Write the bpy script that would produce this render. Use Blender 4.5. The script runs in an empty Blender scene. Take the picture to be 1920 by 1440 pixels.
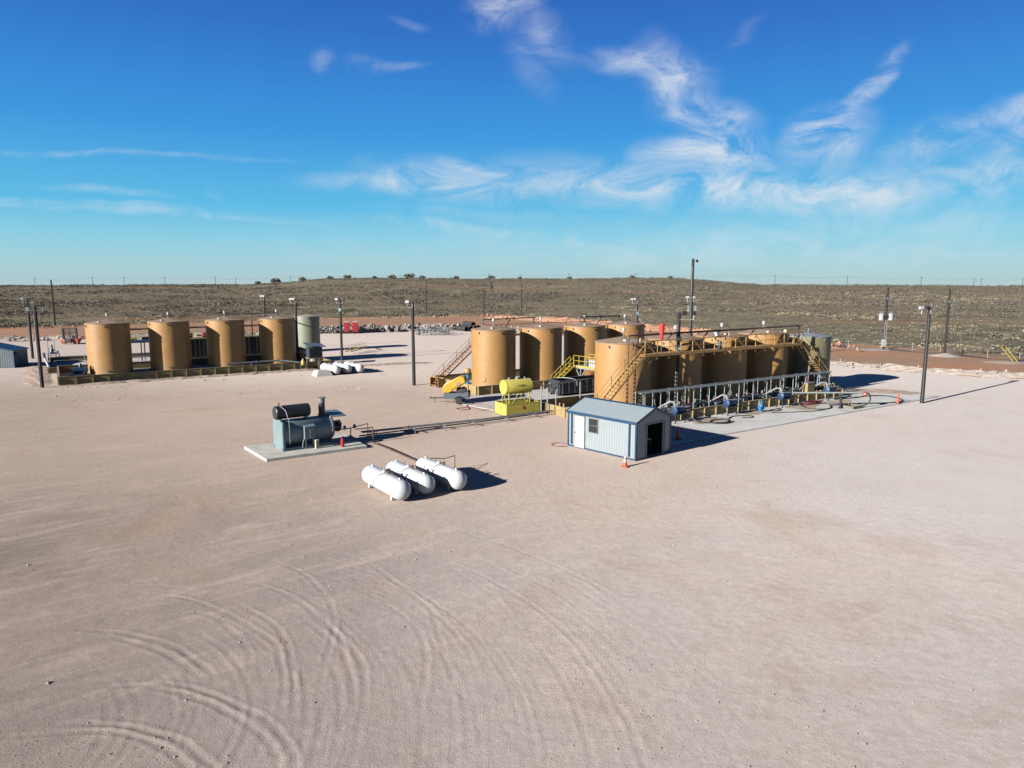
import bpy, bmesh, math, random
import numpy as np
from mathutils import Vector, Matrix, Euler
R = math.radians
random.seed(7); rng = np.random.default_rng(11)
S = bpy.context.scene
COL = S.collection

# ------------------------------------------------------------------ camera
cam_d = bpy.data.cameras.new('camera'); cam = bpy.data.objects.new('camera', cam_d); COL.objects.link(cam)
cam.location = (0, 0, 10.437)
cam.rotation_euler = (R(90) - math.atan((720 - 530.7) / 1319), 0, 0)
cam_d.sensor_width = 36; cam_d.lens = 36 * 1319 / 1920
cam_d.clip_start = 0.1; cam_d.clip_end = 20000
S.camera = cam
# ------------------------------------------------------------------ view, sun, sky
S.view_settings.view_transform = 'Standard'; S.view_settings.look = 'None'
S.view_settings.exposure = 1.76; S.view_settings.gamma = 1
SUN_AZ, SUN_EL = 232.5, 19.4
sd = bpy.data.lights.new('sun', 'SUN'); sd.energy = 5.0; sd.angle = R(0.5); sd.color = (0.985, 0.95, 0.90)
so = bpy.data.objects.new('sun', sd); COL.objects.link(so)
sv = Vector((math.sin(R(SUN_AZ)) * math.cos(R(SUN_EL)), math.cos(R(SUN_AZ)) * math.cos(R(SUN_EL)), math.sin(R(SUN_EL))))
so.rotation_euler = sv.to_track_quat('Z', 'Y').to_euler(); so.location = (-60, -60, 60)


class NT:
    def __init__(s, tree): s.t = tree; s.n = tree.nodes; s.l = tree.links
    def new(s, typ, **kw):
        n = s.n.new(typ)
        for k, v in kw.items(): setattr(n, k, v)
        return n
    def put(s, sock, v):
        if isinstance(v, bpy.types.NodeSocket): s.l.new(v, sock)
        elif v is not None: sock.default_value = v
    def math(s, op, a, b=None, c=None):
        n = s.new('ShaderNodeMath', operation=op)
        s.put(n.inputs[0], a)
        if b is not None: s.put(n.inputs[1], b)
        if c is not None: s.put(n.inputs[2], c)
        return n.outputs[0]
    def mix(s, f, a, b, mode='MIX'):
        n = s.new('ShaderNodeMix', data_type='RGBA', blend_type=mode)
        s.put(n.inputs[0], f); s.put(n.inputs[6], a); s.put(n.inputs[7], b)
        return n.outputs[2]
    def noise(s, vec, scale, det=4, rough=.55, dist=0, lac=2):
        n = s.new('ShaderNodeTexNoise')
        s.put(n.inputs['Vector'], vec); n.inputs['Scale'].default_value = scale
        n.inputs['Detail'].default_value = det; n.inputs['Roughness'].default_value = rough
        n.inputs['Distortion'].default_value = dist
        return n.outputs['Fac']
    def ramp(s, f, lo, hi, a=0., b=1., smooth=True):
        n = s.new('ShaderNodeMapRange', interpolation_type='SMOOTHSTEP' if smooth else 'LINEAR')
        s.put(n.inputs[0], f); n.inputs[1].default_value = lo; n.inputs[2].default_value = hi
        s.put(n.inputs[3], a); s.put(n.inputs[4], b)
        return n.outputs[0]
    def mapping(s, vec, loc=(0, 0, 0), rot=(0, 0, 0), scale=(1, 1, 1), typ='POINT'):
        n = s.new('ShaderNodeMapping', vector_type=typ)
        s.put(n.inputs[0], vec); n.inputs[1].default_value = loc
        n.inputs[2].default_value = rot; n.inputs[3].default_value = scale
        return n.outputs[0]


w = bpy.data.worlds.new('World'); S.world = w; w.use_nodes = True
t = NT(w.node_tree); t.n.clear()
sky = t.new('ShaderNodeTexSky', sky_type='NISHITA'); sky.sun_disc = False
sky.sun_elevation = R(SUN_EL); sky.sun_rotation = R(SUN_AZ)
sky.altitude = 900; sky.air_density = 1.0; sky.dust_density = 0.25; sky.ozone_density = 3.0
tc = t.new('ShaderNodeTexCoord')
sp = t.new('ShaderNodeSeparateXYZ'); t.l.new(tc.outputs['Generated'], sp.inputs[0])
X_, Y_, Z_ = sp.outputs
Yc = t.math('MAXIMUM', Y_, 0.05)
s_ = t.math('DIVIDE', X_, Yc); t_ = t.math('DIVIDE', Z_, Yc)
cv = t.new('ShaderNodeCombineXYZ'); t.l.new(s_, cv.inputs[0]); t.l.new(t_, cv.inputs[1])
vec = cv.outputs[0]
# warp the cloud field so that masks have torn, wispy outlines
wn = t.new('ShaderNodeTexNoise'); t.put(wn.inputs['Vector'], t.mapping(vec, scale=(1, 1.8, 1)))
wn.inputs['Scale'].default_value = 5; wn.inputs['Detail'].default_value = 4
wsub = t.new('ShaderNodeVectorMath', operation='SUBTRACT'); t.l.new(wn.outputs['Color'], wsub.inputs[0]); wsub.inputs[1].default_value = (.5, .5, .5)
wsc = t.new('ShaderNodeVectorMath', operation='MULTIPLY'); t.l.new(wsub.outputs[0], wsc.inputs[0]); wsc.inputs[1].default_value = (.07, .05, 0)
wad = t.new('ShaderNodeVectorMath', operation='ADD'); t.l.new(vec, wad.inputs[0]); t.l.new(wsc.outputs[0], wad.inputs[1])
wvec = wad.outputs[0]
CL = [  # tan(azimuth), tan(elevation), half width, half height, tilt deg, strength
 (-.020, .368, .045, .022, 8, .75), (.020, .380, .020, .024, 55, .5), (.045, .328, .050, .022, -38, .42), (.02, .30, .06, .02, -60, .25), (.145, .300, .045, .015, -6, .72), (.205, .292, .050, .030, -30, .72),
 (.235, .262, .040, .038, -50, .75), (.275, .225, .062, .024, -6, .85), (.285, .205, .04, .03, -60, .6), (.22, .185, .065, .016, 8, .85), (.275, .182, .07, .022, -4, .85), (.325, .182, .045, .022, -20, .6),
 (.42, .215, .045, .022, 8, .8), (.455, .205, .035, .035, -60, .7), (.40, .190, .030, .025, 30, .5), (.44, .175, .055, .02, 0, .5), (.49, .270, .055, .012, 48, .75), (.455, .245, .06, .008, 40, .45), (.51, .285, .03, .010, 60, .5),
 (.58, .190, .075, .022, 14, .75), (.65, .215, .07, .014, 26, .6), (.70, .235, .05, .012, 30, .5), (.70, .195, .05, .022, 20, .65), (.66, .155, .10, .016, 0, .5),
 (.20, .132, .34, .030, -2, .85), (.38, .120, .28, .022, -4, .6), (.62, .130, .26, .024, 0, .5), (-.09, .135, .13, .026, -6, .62), (-.075, .160, .045, .008, -8, .55), (-.21, .132, .09, .009, -3, .5), (-.075, .128, .04, .012, -5, .4),
 (-.248, .298, .016, .011, -30, .5), (-.195, .294, .030, .009, -5, .55), (-.155, .292, .04, .006, 0, .3), (-.58, .176, .20, .0035, -3, .32), (-.42, .168, .12, .003, -3, .22), (-.57, .127, .09, .005, -8, .40), (-.60, .112, .22, .003, -4, .32), (-.50, .100, .30, .0045, -4, .38),
 (-.41, .118, .012, .008, -20, .4), (-.05, .072, .20, .008, -5, .45), (.02, .09, .2, .008, -3, .35), (.30, .055, .6, .032, 0, .35), (.55, .08, .4, .026, 0, .3), (-.14, .352, .006, .02, 75, .3), (.32, .335, .03, .008, 35, .2)]
tot = None
for (a, b, ww, hh, tilt, st) in CL:
    m = t.mapping(wvec, loc=(a, b, 0), rot=(0, 0, R(tilt)), scale=(ww * 1.15, hh * 1.45, 1), typ='TEXTURE')
    ln = t.new('ShaderNodeVectorMath', operation='LENGTH'); t.l.new(m, ln.inputs[0])
    g = t.ramp(ln.outputs['Value'], 0.0, 1.25, st, 0.0)
    tot = g if tot is None else t.math('MAXIMUM', tot, g) if st < .5 else t.math('ADD', tot, t.math('MULTIPLY', g, .85))
n1 = t.noise(t.mapping(wvec, rot=(0, 0, R(-20)), scale=(1, 1.9, 1)), 10, 10, .64, .8)
n2 = t.noise(t.mapping(wvec, rot=(0, 0, R(-6)), scale=(1, 4, 1)), 40, 6, .7, .5)
wisp = t.math('MULTIPLY', t.ramp(n1, .30, .74), t.ramp(n2, .2, .8, .8, 1.0))
base = t.math('MULTIPLY', t.ramp(n1, .55, .8, 0, .06), 1.0)
cov = t.math('MINIMUM', t.math('MULTIPLY', t.math('MULTIPLY', tot, wisp), 1.15), .80)
cov = t.math('MULTIPLY', cov, t.math('GREATER_THAN', Y_, 0.06))
cov = t.math('MULTIPLY', cov, t.ramp(t_, .0, .03))
cr = t.new('ShaderNodeValToRGB'); t.l.new(Z_, cr.inputs[0]); e = cr.color_ramp   # clear-air blue by elevation; unseen upper stops darkened to cut fill light
SKY = [(0.0, (.42, .58, .62)), (.03, (.36, .63, .71)), (.06, (.25, .61, .77)), (.10, (.105, .50, .79)), (.195, (.042, .31, .74)), (.31, (.028, .170, .58)), (.40, (.017, .10, .42)), (.50, (.010, .045, .20)), (1.0, (.006, .02, .075))]
while len(e.elements) < len(SKY): e.elements.new(.5)
for el, (p_, c_) in zip(e.elements, SKY): el.position = p_; el.color = (*c_, 1)
grad = t.mix(1.0, cr.outputs[0], (5.85, 5.85, 5.85, 1), 'MULTIPLY')
blue = t.mix(.96, sky.outputs[0], grad)
skyc = t.mix(cov, blue, (4.35, 4.65, 4.95, 1))
bg = t.new('ShaderNodeBackground'); t.l.new(skyc, bg.inputs[0]); bg.inputs[1].default_value = 0.05
out = t.new('ShaderNodeOutputWorld'); t.l.new(bg.outputs[0], out.inputs[0])

# ------------------------------------------------------------------ materials
MATS = {}
def sc_(c, k): return tuple(x * k for x in c)
def mat(name, col, rough=.6, metal=0., var=.12, scale=3., col2=None, amt=.0, bump=0., bscale=40., stretch=(1, 1, 1), dirt=None, dirt_amt=.0, spec=.4):
    if name in MATS: return MATS[name]
    col = sc_(col, .50); col2 = sc_(col2, .50) if col2 is not None else None; dirt = sc_(dirt, .50) if dirt is not None else None
    m = bpy.data.materials.new(name); m.use_nodes = True; T = NT(m.node_tree)
    b = T.n['Principled BSDF']
    b.inputs['Roughness'].default_value = rough; b.inputs['Metallic'].default_value = metal
    b.inputs['Specular IOR Level'].default_value = spec
    tcn = T.new('ShaderNodeTexCoord'); g = T.new('ShaderNodeNewGeometry')
    v = T.mapping(g.outputs['Position'], scale=stretch)
    n = T.noise(v, scale, 5, .6)
    c = (*col, 1)
    dk = tuple(x * (1 - var) for x in col) + (1,); lt = tuple(min(1, x * (1 + var)) for x in col) + (1,)
    out = T.mix(T.ramp(n, .3, .7), dk, lt)
    if col2 is not None:
        n2 = T.noise(v, scale * .7, 6, .7, .4)
        out = T.mix(T.math('MULTIPLY', T.ramp(n2, .48, .62), amt), out, (*col2, 1))
    if dirt is not None:   # dust lying on faces that look up
        sn = T.new('ShaderNodeSeparateXYZ'); T.l.new(g.outputs['True Normal'], sn.inputs[0])
        up = T.ramp(sn.outputs[2], .2, .9)
        out = T.mix(T.math('MULTIPLY', up, dirt_amt), out, (*dirt, 1))
    T.l.new(out, b.inputs['Base Color'])
    if bump:
        bn = T.new('ShaderNodeBump'); bn.inputs['Strength'].default_value = bump; bn.inputs['Distance'].default_value = .02
        T.l.new(T.noise(v, bscale, 3, .6), bn.inputs['Height']); T.l.new(bn.outputs[0], b.inputs['Normal'])
    MATS[name] = m; return m

def tank_mat(name, col, streak, z_rings=(1.5, 3.0, 4.5), amt=.2):
    col = sc_(col, .44); streak = sc_(streak, .46)
    m = bpy.data.materials.new(name); m.use_nodes = True; T = NT(m.node_tree); b = T.n['Principled BSDF']
    b.inputs['Roughness'].default_value = .5; b.inputs['Specular IOR Level'].default_value = .35
    tcn = T.new('ShaderNodeTexCoord'); oi = T.new('ShaderNodeObjectInfo')
    P = tcn.outputs['Object']
    off = T.new('ShaderNodeVectorMath', operation='ADD'); T.l.new(P, off.inputs[0])
    cb = T.new('ShaderNodeCombineXYZ'); T.l.new(T.math('MULTIPLY', oi.outputs['Random'], 50), cb.inputs[0]); T.l.new(cb.outputs[0], off.inputs[1])
    V = off.outputs[0]
    n = T.noise(V, .9, 5, .6)
    c = T.mix(T.ramp(n, .3, .7), tuple(x * .93 for x in col) + (1,), tuple(min(1, x * 1.05) for x in col) + (1,))
    st = T.noise(T.mapping(V, scale=(5, 5, .18)), 1.6, 5, .65)
    c = T.mix(T.math('MULTIPLY', T.ramp(st, .5, .72), amt), c, (*streak, 1))
    sp = T.new('ShaderNodeSeparateXYZ'); T.l.new(P, sp.inputs[0])
    # dirt splashed up at the foot and run-off below the rim
    foot = T.math('MULTIPLY', T.ramp(sp.outputs[2], .0, .7, 1, 0), T.ramp(T.noise(V, 3, 4, .7), .35, .65))
    c = T.mix(T.math('MULTIPLY', foot, .35), c, (.165, .125, .095, 1))
    patch = T.ramp(T.noise(V, .55, 3, .5), .64, .72)
    c = T.mix(T.math('MULTIPLY', patch, .16), c, (.33, .26, .18, 1))
    T.l.new(c, b.inputs['Base Color'])
    # horizontal and vertical weld seams
    h = None
    for z in z_rings:
        d = T.math('ABSOLUTE', T.math('SUBTRACT', sp.outputs[2], z)); r_ = T.ramp(d, 0, .035, 1, 0)
        h = r_ if h is None else T.math('ADD', h, r_)
    dent = T.noise(V, 1.1, 2, .5)
    h = T.math('ADD', T.math('MULTIPLY', h, .25), T.math('MULTIPLY', dent, 1.4))
    bn = T.new('ShaderNodeBump'); bn.inputs['Strength'].default_value = .45; bn.inputs['Distance'].default_value = .03
    T.l.new(h, bn.inputs['Height']); T.l.new(bn.outputs[0], b.inputs['Normal'])
    return m
M_TANK = tank_mat('ochre_tank_paint', (.44, .238, .080), (.25, .145, .06))
M_GTANK = tank_mat('sage_tank_paint', (.26, .27, .19), (.2, .2, .14))
M_TAN = tank_mat('khaki_tank_paint', (.25, .215, .12), (.2, .17, .1))
M_ROOF = mat('dusty_tank_roof', (0.3, 0.2, 0.125), .8, var=.18, scale=2.5, col2=(.33, .26, .20), amt=.8)
M_ROOFG = mat('grey_tank_roof', (.25, .29, .31), .6, var=.12, scale=2)
M_ROOFS = mat('sage_tank_roof', (.34, .34, .26), .7, var=.12, scale=2)
M_YEL = mat('ochre_steel', (0.45, 0.265, 0.085), .5, var=.12, scale=4, col2=(.22, .12, .06), amt=.35)
M_RUST = mat('rusty_ochre_steel', (.45, .22, .09), .65, var=.25, scale=5, col2=(.2, .09, .05), amt=.6)
M_WALL = mat('containment_paint', (0.34, 0.245, 0.105), .6, var=.12, scale=1.5, col2=(.30, .22, .12), amt=.35, dirt=(.5, .42, .34), dirt_amt=.5)
M_WALLT = mat('olive_containment_paint', (0.25, 0.195, 0.08), .6, var=.15, scale=1.5, col2=(.24, .18, .09), amt=.5, dirt=(.45, .38, .28), dirt_amt=.5)
M_BYEL = mat('bright_yellow_paint', (0.5, 0.44, 0.08), .45, var=.07, scale=2.5, col2=(.36, .3, .08), amt=.25, dirt=(.42, .37, .2), dirt_amt=.25)
M_SYEL = mat('safety_yellow', (0.5, 0.37, 0.055), .45, var=.1)
M_CYEL = mat('warm_yellow_hood', (0.56, 0.33, 0.03), .35, var=.06, scale=2)
M_GALV = mat('galvanised_steel', (0.26, 0.285, 0.295), .38, metal=.55, var=.15, scale=6)
M_PALE = mat('pale_pipe', (0.31, 0.32, 0.32), .45, metal=.2, var=.1)
M_DARK = mat('dark_pipe', (.055, .045, .045), .5, var=.3)
M_BROWNP = mat('brown_pipe', (.10, .055, .04), .5, var=.3)
M_BLK = mat('black_steel', (.022, .023, .026), .85, var=.3, col2=(.08, .07, .06), amt=.4)
M_DUMP = mat('dumpster_paint', (.035, .042, .055), .5, var=.25, col2=(.12, .11, .10), amt=.5, dirt=(.2, .17, .14), dirt_amt=.5)
M_RUB = mat('rubber', (.02, .02, .02), .8)
M_HOSE = mat('black_hose', (.03, .032, .036), .6, var=.2)
M_RHOSE = mat('red_hose', (0.26, 0.06, 0.06), .5, var=.2)
M_RACK = mat('rack_steel', (.27, .315, .325), .5, var=.15, scale=5)
M_WOOD = mat('pole_wood', (0.022, 0.018, 0.015), .85, var=.3, scale=8, stretch=(1, 1, .1))
M_WHITE = mat('white_gloss', (0.62, 0.63, 0.64), .28, var=.03, scale=2, col2=(.56, .54, .50), amt=.35)
M_WHT = mat('white_paint', (0.46, 0.46, 0.45), .5, var=.05)
M_BLUEP = mat('pump_blue', (0.022, 0.06, 0.13), .4, var=.2)
M_CYAN = mat('valve_blue', (0.018, 0.2, 0.42), .4, var=.15)
M_TEAL = mat('treater_paint', (0.19, 0.27, 0.285), .38, var=.08, scale=1.5, col2=(.25, .29, .28), amt=.3)
M_CHAR = mat('charcoal_paint', (.028, .032, .038), .4, var=.2)
M_CONC = mat('concrete', (.60, .57, .53), .9, var=.1, scale=.8, col2=(.36, .33, .30), amt=.4, bump=.3, bscale=60)
M_CONCS = mat('slab_concrete', (.58, .56, .50), .9, var=.08, scale=1.5, col2=(.34, .31, .27), amt=.4, bump=.4, bscale=60)
M_SHED = mat('shed_white_steel', (0.285, 0.32, 0.335), .4, var=.03)
M_SHEDR = mat('shed_roof_steel', (0.3, 0.38, 0.42), .4, metal=.0, var=.05, dirt=(.34, .32, .29), dirt_amt=.25)
M_TRIM = mat('blue_trim', (0.012, 0.055, 0.125), .4, var=.06)
M_GLASS = mat('dark_window', (0.03, 0.033, 0.036), .15, var=.2, scale=4)
M_INT = mat('dark_interior', (0.03, 0.03, 0.035), .9)
M_RED = mat('red_paint', (0.42, 0.022, 0.022), .45, var=.1)
M_ORNG = mat('cone_orange', (0.6, 0.07, 0.018), .5, var=.05)
M_ORG = mat('orange_machine_paint', (0.45, 0.075, 0.022), .5, var=.15)
M_BLKRUB = M_RUB
M_WOODL = mat('lath_wood', (.42, .33, .22), .8, var=.2)
M_PINK = mat('faded_decal', (0.3, 0.22, 0.22), .6, var=.25, scale=20)
M_XF = mat('transformer_grey', (0.42, 0.44, 0.44), .4, var=.04)
M_INS = mat('insulator', (0.25, 0.25, 0.25), .3)

# ------------------------------------------------------------------ mesh builder
class MB:
    def __init__(s): s.v = []; s.f = []
    def add(s, vs, fs):
        o = len(s.v); s.v += [tuple(v) for v in vs]; s.f += [tuple(i + o for i in f) for f in fs]; return s
    def box(s, c, size, rz=0, rot=None, taper=1.0):
        hx, hy, hz = size[0] / 2, size[1] / 2, size[2] / 2
        vs = []
        for z in (-hz, hz):
            k = taper if z > 0 else 1
            for x, y in ((-hx, -hy), (hx, -hy), (hx, hy), (-hx, hy)): vs.append(Vector((x * k, y * k, z)))
        M = Euler(rot).to_matrix() if rot else Matrix.Rotation(rz, 3, 'Z')
        vs = [M @ v + Vector(c) for v in vs]
        return s.add(vs, [(0, 3, 2, 1), (4, 5, 6, 7), (0, 1, 5, 4), (1, 2, 6, 5), (2, 3, 7, 6), (3, 0, 4, 7)])
    def bar(s, p, q, w, h=None):   # rectangular bar between two points
        h = h or w; p = Vector(p); q = Vector(q); d = (q - p)
        z = Vector((0, 0, 1)) if abs(d.normalized().z) < .95 else Vector((0, 1, 0))
        a = d.cross(z).normalized() * w / 2; b = a.cross(d).normalized() * h / 2
        vs = [p - a - b, p + a - b, p + a + b, p - a + b, q - a - b, q + a - b, q + a + b, q - a + b]
        return s.add(vs, [(0, 1, 2, 3), (7, 6, 5, 4), (0, 4, 5, 1), (1, 5, 6, 2), (2, 6, 7, 3), (3, 7, 4, 0)])
    def tube(s, pts, r, n=8, r2=None, caps=True):
        pts = [Vector(p) for p in pts]; rings = []
        k = len(pts)
        up = None
        for i, p in enumerate(pts):
            if i == 0: d = pts[1] - p
            elif i == k - 1: d = p - pts[i - 1]
            else: d = (pts[i + 1] - p).normalized() + (p - pts[i - 1]).normalized()
            d = d.normalized() if d.length > 1e-9 else Vector((0, 0, 1))
            if up is None: up = Vector((0, 0, 1)) if abs(d.z) < .9 else Vector((1, 0, 0))
            a = d.cross(up)
            if a.length < 1e-4: a = d.cross(Vector((0, 1, 0)))
            a.normalize(); b = a.cross(d).normalized(); up = b
            rr = r if r2 is None else r + (r2 - r) * i / (k - 1)
            rings.append([p + a * math.cos(2 * math.pi * j / n) * rr + b * math.sin(2 * math.pi * j / n) * rr for j in range(n)])
        vs = [v for ring in rings for v in ring]; fs = []
        for i in range(k - 1):
            for j in range(n):
                fs.append((i * n + j, i * n + (j + 1) % n, (i + 1) * n + (j + 1) % n, (i + 1) * n + j))
        if caps: fs.append(tuple(range(n - 1, -1, -1))); fs.append(tuple((k - 1) * n + j for j in range(n)))
        return s.add(vs, fs)
    def lathe(s, prof, n=32, c=(0, 0, 0), axis=None):   # prof: (r, z)
        M = Matrix.Identity(3) if axis is None else Vector(axis).to_track_quat('Z', 'Y').to_matrix()
        vs = []; fs = []
        for r_, z in prof:
            for j in range(n):
                a = 2 * math.pi * j / n
                vs.append(M @ Vector((r_ * math.cos(a), r_ * math.sin(a), z)) + Vector(c))
        for i in range(len(prof) - 1):
            for j in range(n):
                fs.append((i * n + j, i * n + (j + 1) % n, (i + 1) * n + (j + 1) % n, (i + 1) * n + j))
        if prof[0][0] > 1e-4: fs.append(tuple(range(n - 1, -1, -1)))
        if prof[-1][0] > 1e-4: fs.append(tuple((len(prof) - 1) * n + j for j in range(n)))
        return s.add(vs, fs)
    def prism(s, poly, y0, y1):   # polygon in x,z extruded along y
        n = len(poly); vs = [(x, y0, z) for x, z in poly] + [(x, y1, z) for x, z in poly]
        fs = [tuple(range(n)), tuple(range(2 * n - 1, n - 1, -1))] + [(i, i + n, (i + 1) % n + n, (i + 1) % n) for i in range(n)]
        return s.add(vs, fs)

def obj(name, mb, m, parent=None, loc=None, smooth=True, label=None):
    me = bpy.data.meshes.new(name)
    me.from_pydata(mb.v, [], mb.f); me.update()
    bm = bmesh.new(); bm.from_mesh(me); bmesh.ops.recalc_face_normals(bm, faces=bm.faces); bm.to_mesh(me); bm.free()
    if smooth:
        me.polygons.foreach_set('use_smooth', [True] * len(me.polygons)); me.set_sharp_from_angle(angle=R(35))
    me.materials.append(m)
    o = bpy.data.objects.new(name, me); COL.objects.link(o)
    if parent: o.parent = parent
    if loc: o.location = loc
    if label: o['label'] = label
    return o
def tag(o, label, cat, group=None, kind=None):
    if label: o['label'] = label
    if cat: o['category'] = cat
    if group: o['group'] = group
    if kind: o['kind'] = kind
    return o
def rotz(az): return R(90 - az)
def thing(name, label, cat, loc, az=90, group=None):
    o = bpy.data.objects.new(name, None); COL.objects.link(o); o.empty_display_size = .2
    o.location = (*loc, 0)[:3] if len(loc) == 2 else loc
    o.rotation_euler = (0, 0, rotz(az)); return tag(o, label, cat, group)
def solo(name, mb, m, label, cat, loc=(0, 0, 0), az=90, group=None):
    o = obj(name, mb, m); o.location = loc if len(loc) == 3 else (*loc, 0); o.rotation_euler = (0, 0, rotz(az)); return tag(o, label, cat, group)
def dup(root, loc, az=None, label=None, group=None):
    def rec(o, par):
        c = o.copy(); COL.objects.link(c); c.parent = par
        for ch in list(o.children): rec(ch, c)
        return c
    r = rec(root, None); r.location = loc if len(loc) == 3 else (*loc, 0)
    if az is not None: r.rotation_euler = (0, 0, rotz(az))
    if label: r['label'] = label
    if group: r['group'] = group
    return r

# ------------------------------------------------------------------ ground
def lerp_path(P, step, jit):
    out = []
    for i in range(len(P) - 1):
        a = np.array(P[i], float); b = np.array(P[i + 1], float); n = max(1, int(np.hypot(*(b - a)) / step))
        for k in range(n): out.append(a + (b - a) * k / n + rng.normal(0, jit, 2))
    out.append(np.array(P[-1], float)); return np.array(out)
def inside(px, py, poly):
    c = np.zeros(px.shape, bool); n = len(poly); j = n - 1
    for i in range(n):
        xi, yi = poly[i]; xj, yj = poly[j]
        cond = ((yi > py) != (yj > py)) & (px < (xj - xi) * (py - yi) / (yj - yi + 1e-12) + xi); c ^= cond; j = i
    return c
def vnoise(x, y, seed=0):    # smooth value noise
    r = np.random.default_rng(seed); T = r.random((256, 256))
    xi = np.floor(x).astype(int); yi = np.floor(y).astype(int); fx = x - xi; fy = y - yi
    fx = fx * fx * (3 - 2 * fx); fy = fy * fy * (3 - 2 * fy)
    g = lambda a, b: T[a % 256, b % 256]
    return (g(xi, yi) * (1 - fx) + g(xi + 1, yi) * fx) * (1 - fy) + (g(xi, yi + 1) * (1 - fx) + g(xi + 1, yi + 1) * fx) * fy
def fbm(x, y, o=4, seed=0):
    s = 0; a = 1; tt = 0
    for k in range(o):   # each octave turned so that no lattice direction shows
        q = .7 + 1.1 * k; c_, d_ = math.cos(q) * 2.03 ** k, math.sin(q) * 2.03 ** k
        s = s + a * vnoise(x * c_ - y * d_ + 517 + 17 * k, x * d_ + y * c_ + 431 + 31 * k, seed + k); tt += a; a *= .5
    return s / tt
def grid_mesh(name, xs, ys, zf, keep=None, m=None, kind='structure', attrs=None):
    X, Y = np.meshgrid(xs, ys); Z = zf(X, Y)
    nv = X.size; ny, nx = X.shape
    co = np.stack([X, Y, Z], -1).reshape(-1, 3)
    idx = np.arange(nv).reshape(ny, nx)
    q = np.stack([idx[:-1, :-1], idx[:-1, 1:], idx[1:, 1:], idx[1:, :-1]], -1).reshape(-1, 4)
    if keep is not None:
        cx = (X[:-1, :-1] + X[1:, 1:]) / 2; cy = (Y[:-1, :-1] + Y[1:, 1:]) / 2
        q = q[keep(cx, cy).reshape(-1)]
        used = np.unique(q); rm = np.zeros(nv, int); rm[used] = np.arange(len(used)); co = co[used]; q = rm[q]
    return np_mesh(name, co, q, m, kind)
def np_mesh(name, co, q, m, kind=None, smooth=True):
    me = bpy.data.meshes.new(name); me.vertices.add(len(co)); me.vertices.foreach_set('co', co.astype(np.float32).ravel())
    k = q.shape[1]; me.loops.add(q.size); me.loops.foreach_set('vertex_index', q.astype(np.int32).ravel())
    me.polygons.add(len(q)); me.polygons.foreach_set('loop_start', (np.arange(len(q)) * k).astype(np.int32))
    try: me.polygons.foreach_set('loop_total', np.full(len(q), k, np.int32))
    except Exception: pass
    me.polygons.foreach_set('use_smooth', np.full(len(q), smooth)); me.update(calc_edges=True); me.validate()
    me.materials.append(m); o = bpy.data.objects.new(name, me); COL.objects.link(o)
    if kind: o['kind'] = kind
    return o

def hill(X, Y):
    # broad low rise beyond the pad, highest straight ahead
    sY = np.clip((Y - 240) / 660, 0, 1); sY = sY * sY * (3 - 2 * sY)
    u = X / np.maximum(Y, 200) * 900.
    def ss(a, b, v): k = np.clip((v - a) / (b - a), 0, 1); return k * k * (3 - 2 * k)
    top = ss(-345, -210, u) * (1 - ss(190, 335, u))
    crest = 7.2 + 2.4 * ss(-320, -180, u) * 0 + 1.0 * np.exp(-((u - 175) / 70.) ** 2) + .8 * np.exp(-((u + 120) / 120.) ** 2)
    base = 6.5
    h = sY * (base + top * crest + 1.3)
    h = h + sY * 1.2 * (fbm(X / 130., Y / 130., 3, 5) - .5)
    far = np.clip((np.hypot(X, Y) - 980) / 1500, 0, 1)
    return h - far * 25

xs = np.concatenate([np.linspace(-6000, -1200, 25)[:-1], np.linspace(-1200, -300, 91)[:-1], np.linspace(-300, 300, 151)[:-1], np.linspace(300, 1200, 91)[:-1], np.linspace(1200, 6000, 25)])
ys = np.concatenate([np.linspace(-1500, -50, 30)[:-1], np.linspace(-50, 1200, 300)[:-1], np.linspace(1200, 7000, 40)])
m = bpy.data.materials.new('scrub_ground'); m.use_nodes = True; T = NT(m.node_tree); b = T.n['Principled BSDF']; b.inputs['Roughness'].default_value = 1; b.inputs['Specular IOR Level'].default_value = .1
g = T.new('ShaderNodeNewGeometry').outputs['Position']
nA = T.noise(T.mapping(g, scale=(1, 1, 1)), .035, 6, .6); nB = T.noise(g, .28, 5, .65); nC = T.noise(g, .012, 4, .6)
c = T.mix(T.ramp(nA, .42, .6), (0.121, 0.099, 0.060, 1), (0.077, 0.068, 0.046, 1))
c = T.mix(T.ramp(nB, .5, .66), c, (0.145, 0.121, 0.073, 1))
c = T.mix(T.math('MULTIPLY', T.ramp(nC, .52, .62), .6), c, (0.150, 0.082, 0.048, 1))
T.l.new(c, b.inputs['Base Color'])
M_SCRUB = m
GROUND_ARGS = (xs, ys)

PAD_EDGE = [(-260, 96), (-160, 113), (-94.3, 128.5), (-82, 130.7), (-45, 144.4), (-30, 152.4), (-20, 155.8), (-9.7, 159.4), (5, 152), (25, 118), (41.4, 91.2), (45.1, 86.8), (51.7, 81.7), (57.5, 78.2), (75, 68), (130, 36)]
SCRUB_EDGE = [(-300, 118), (-180, 140), (-117, 161.3), (-91, 182.6), (-57, 208), (-10, 224), (12, 208), (35.5, 184), (47, 150), (56, 128), (65, 112), (72, 98), (92, 84), (140, 52)]
pe = lerp_path(PAD_EDGE, 2.5, .35); se = lerp_path(SCRUB_EDGE, 4, 1.1)
pad_poly = [tuple(p) for p in pe] + [(130, -60), (-260, -60)]
dirt_poly = [tuple(p) for p in se] + [(140, -60), (-300, -60)]

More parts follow.
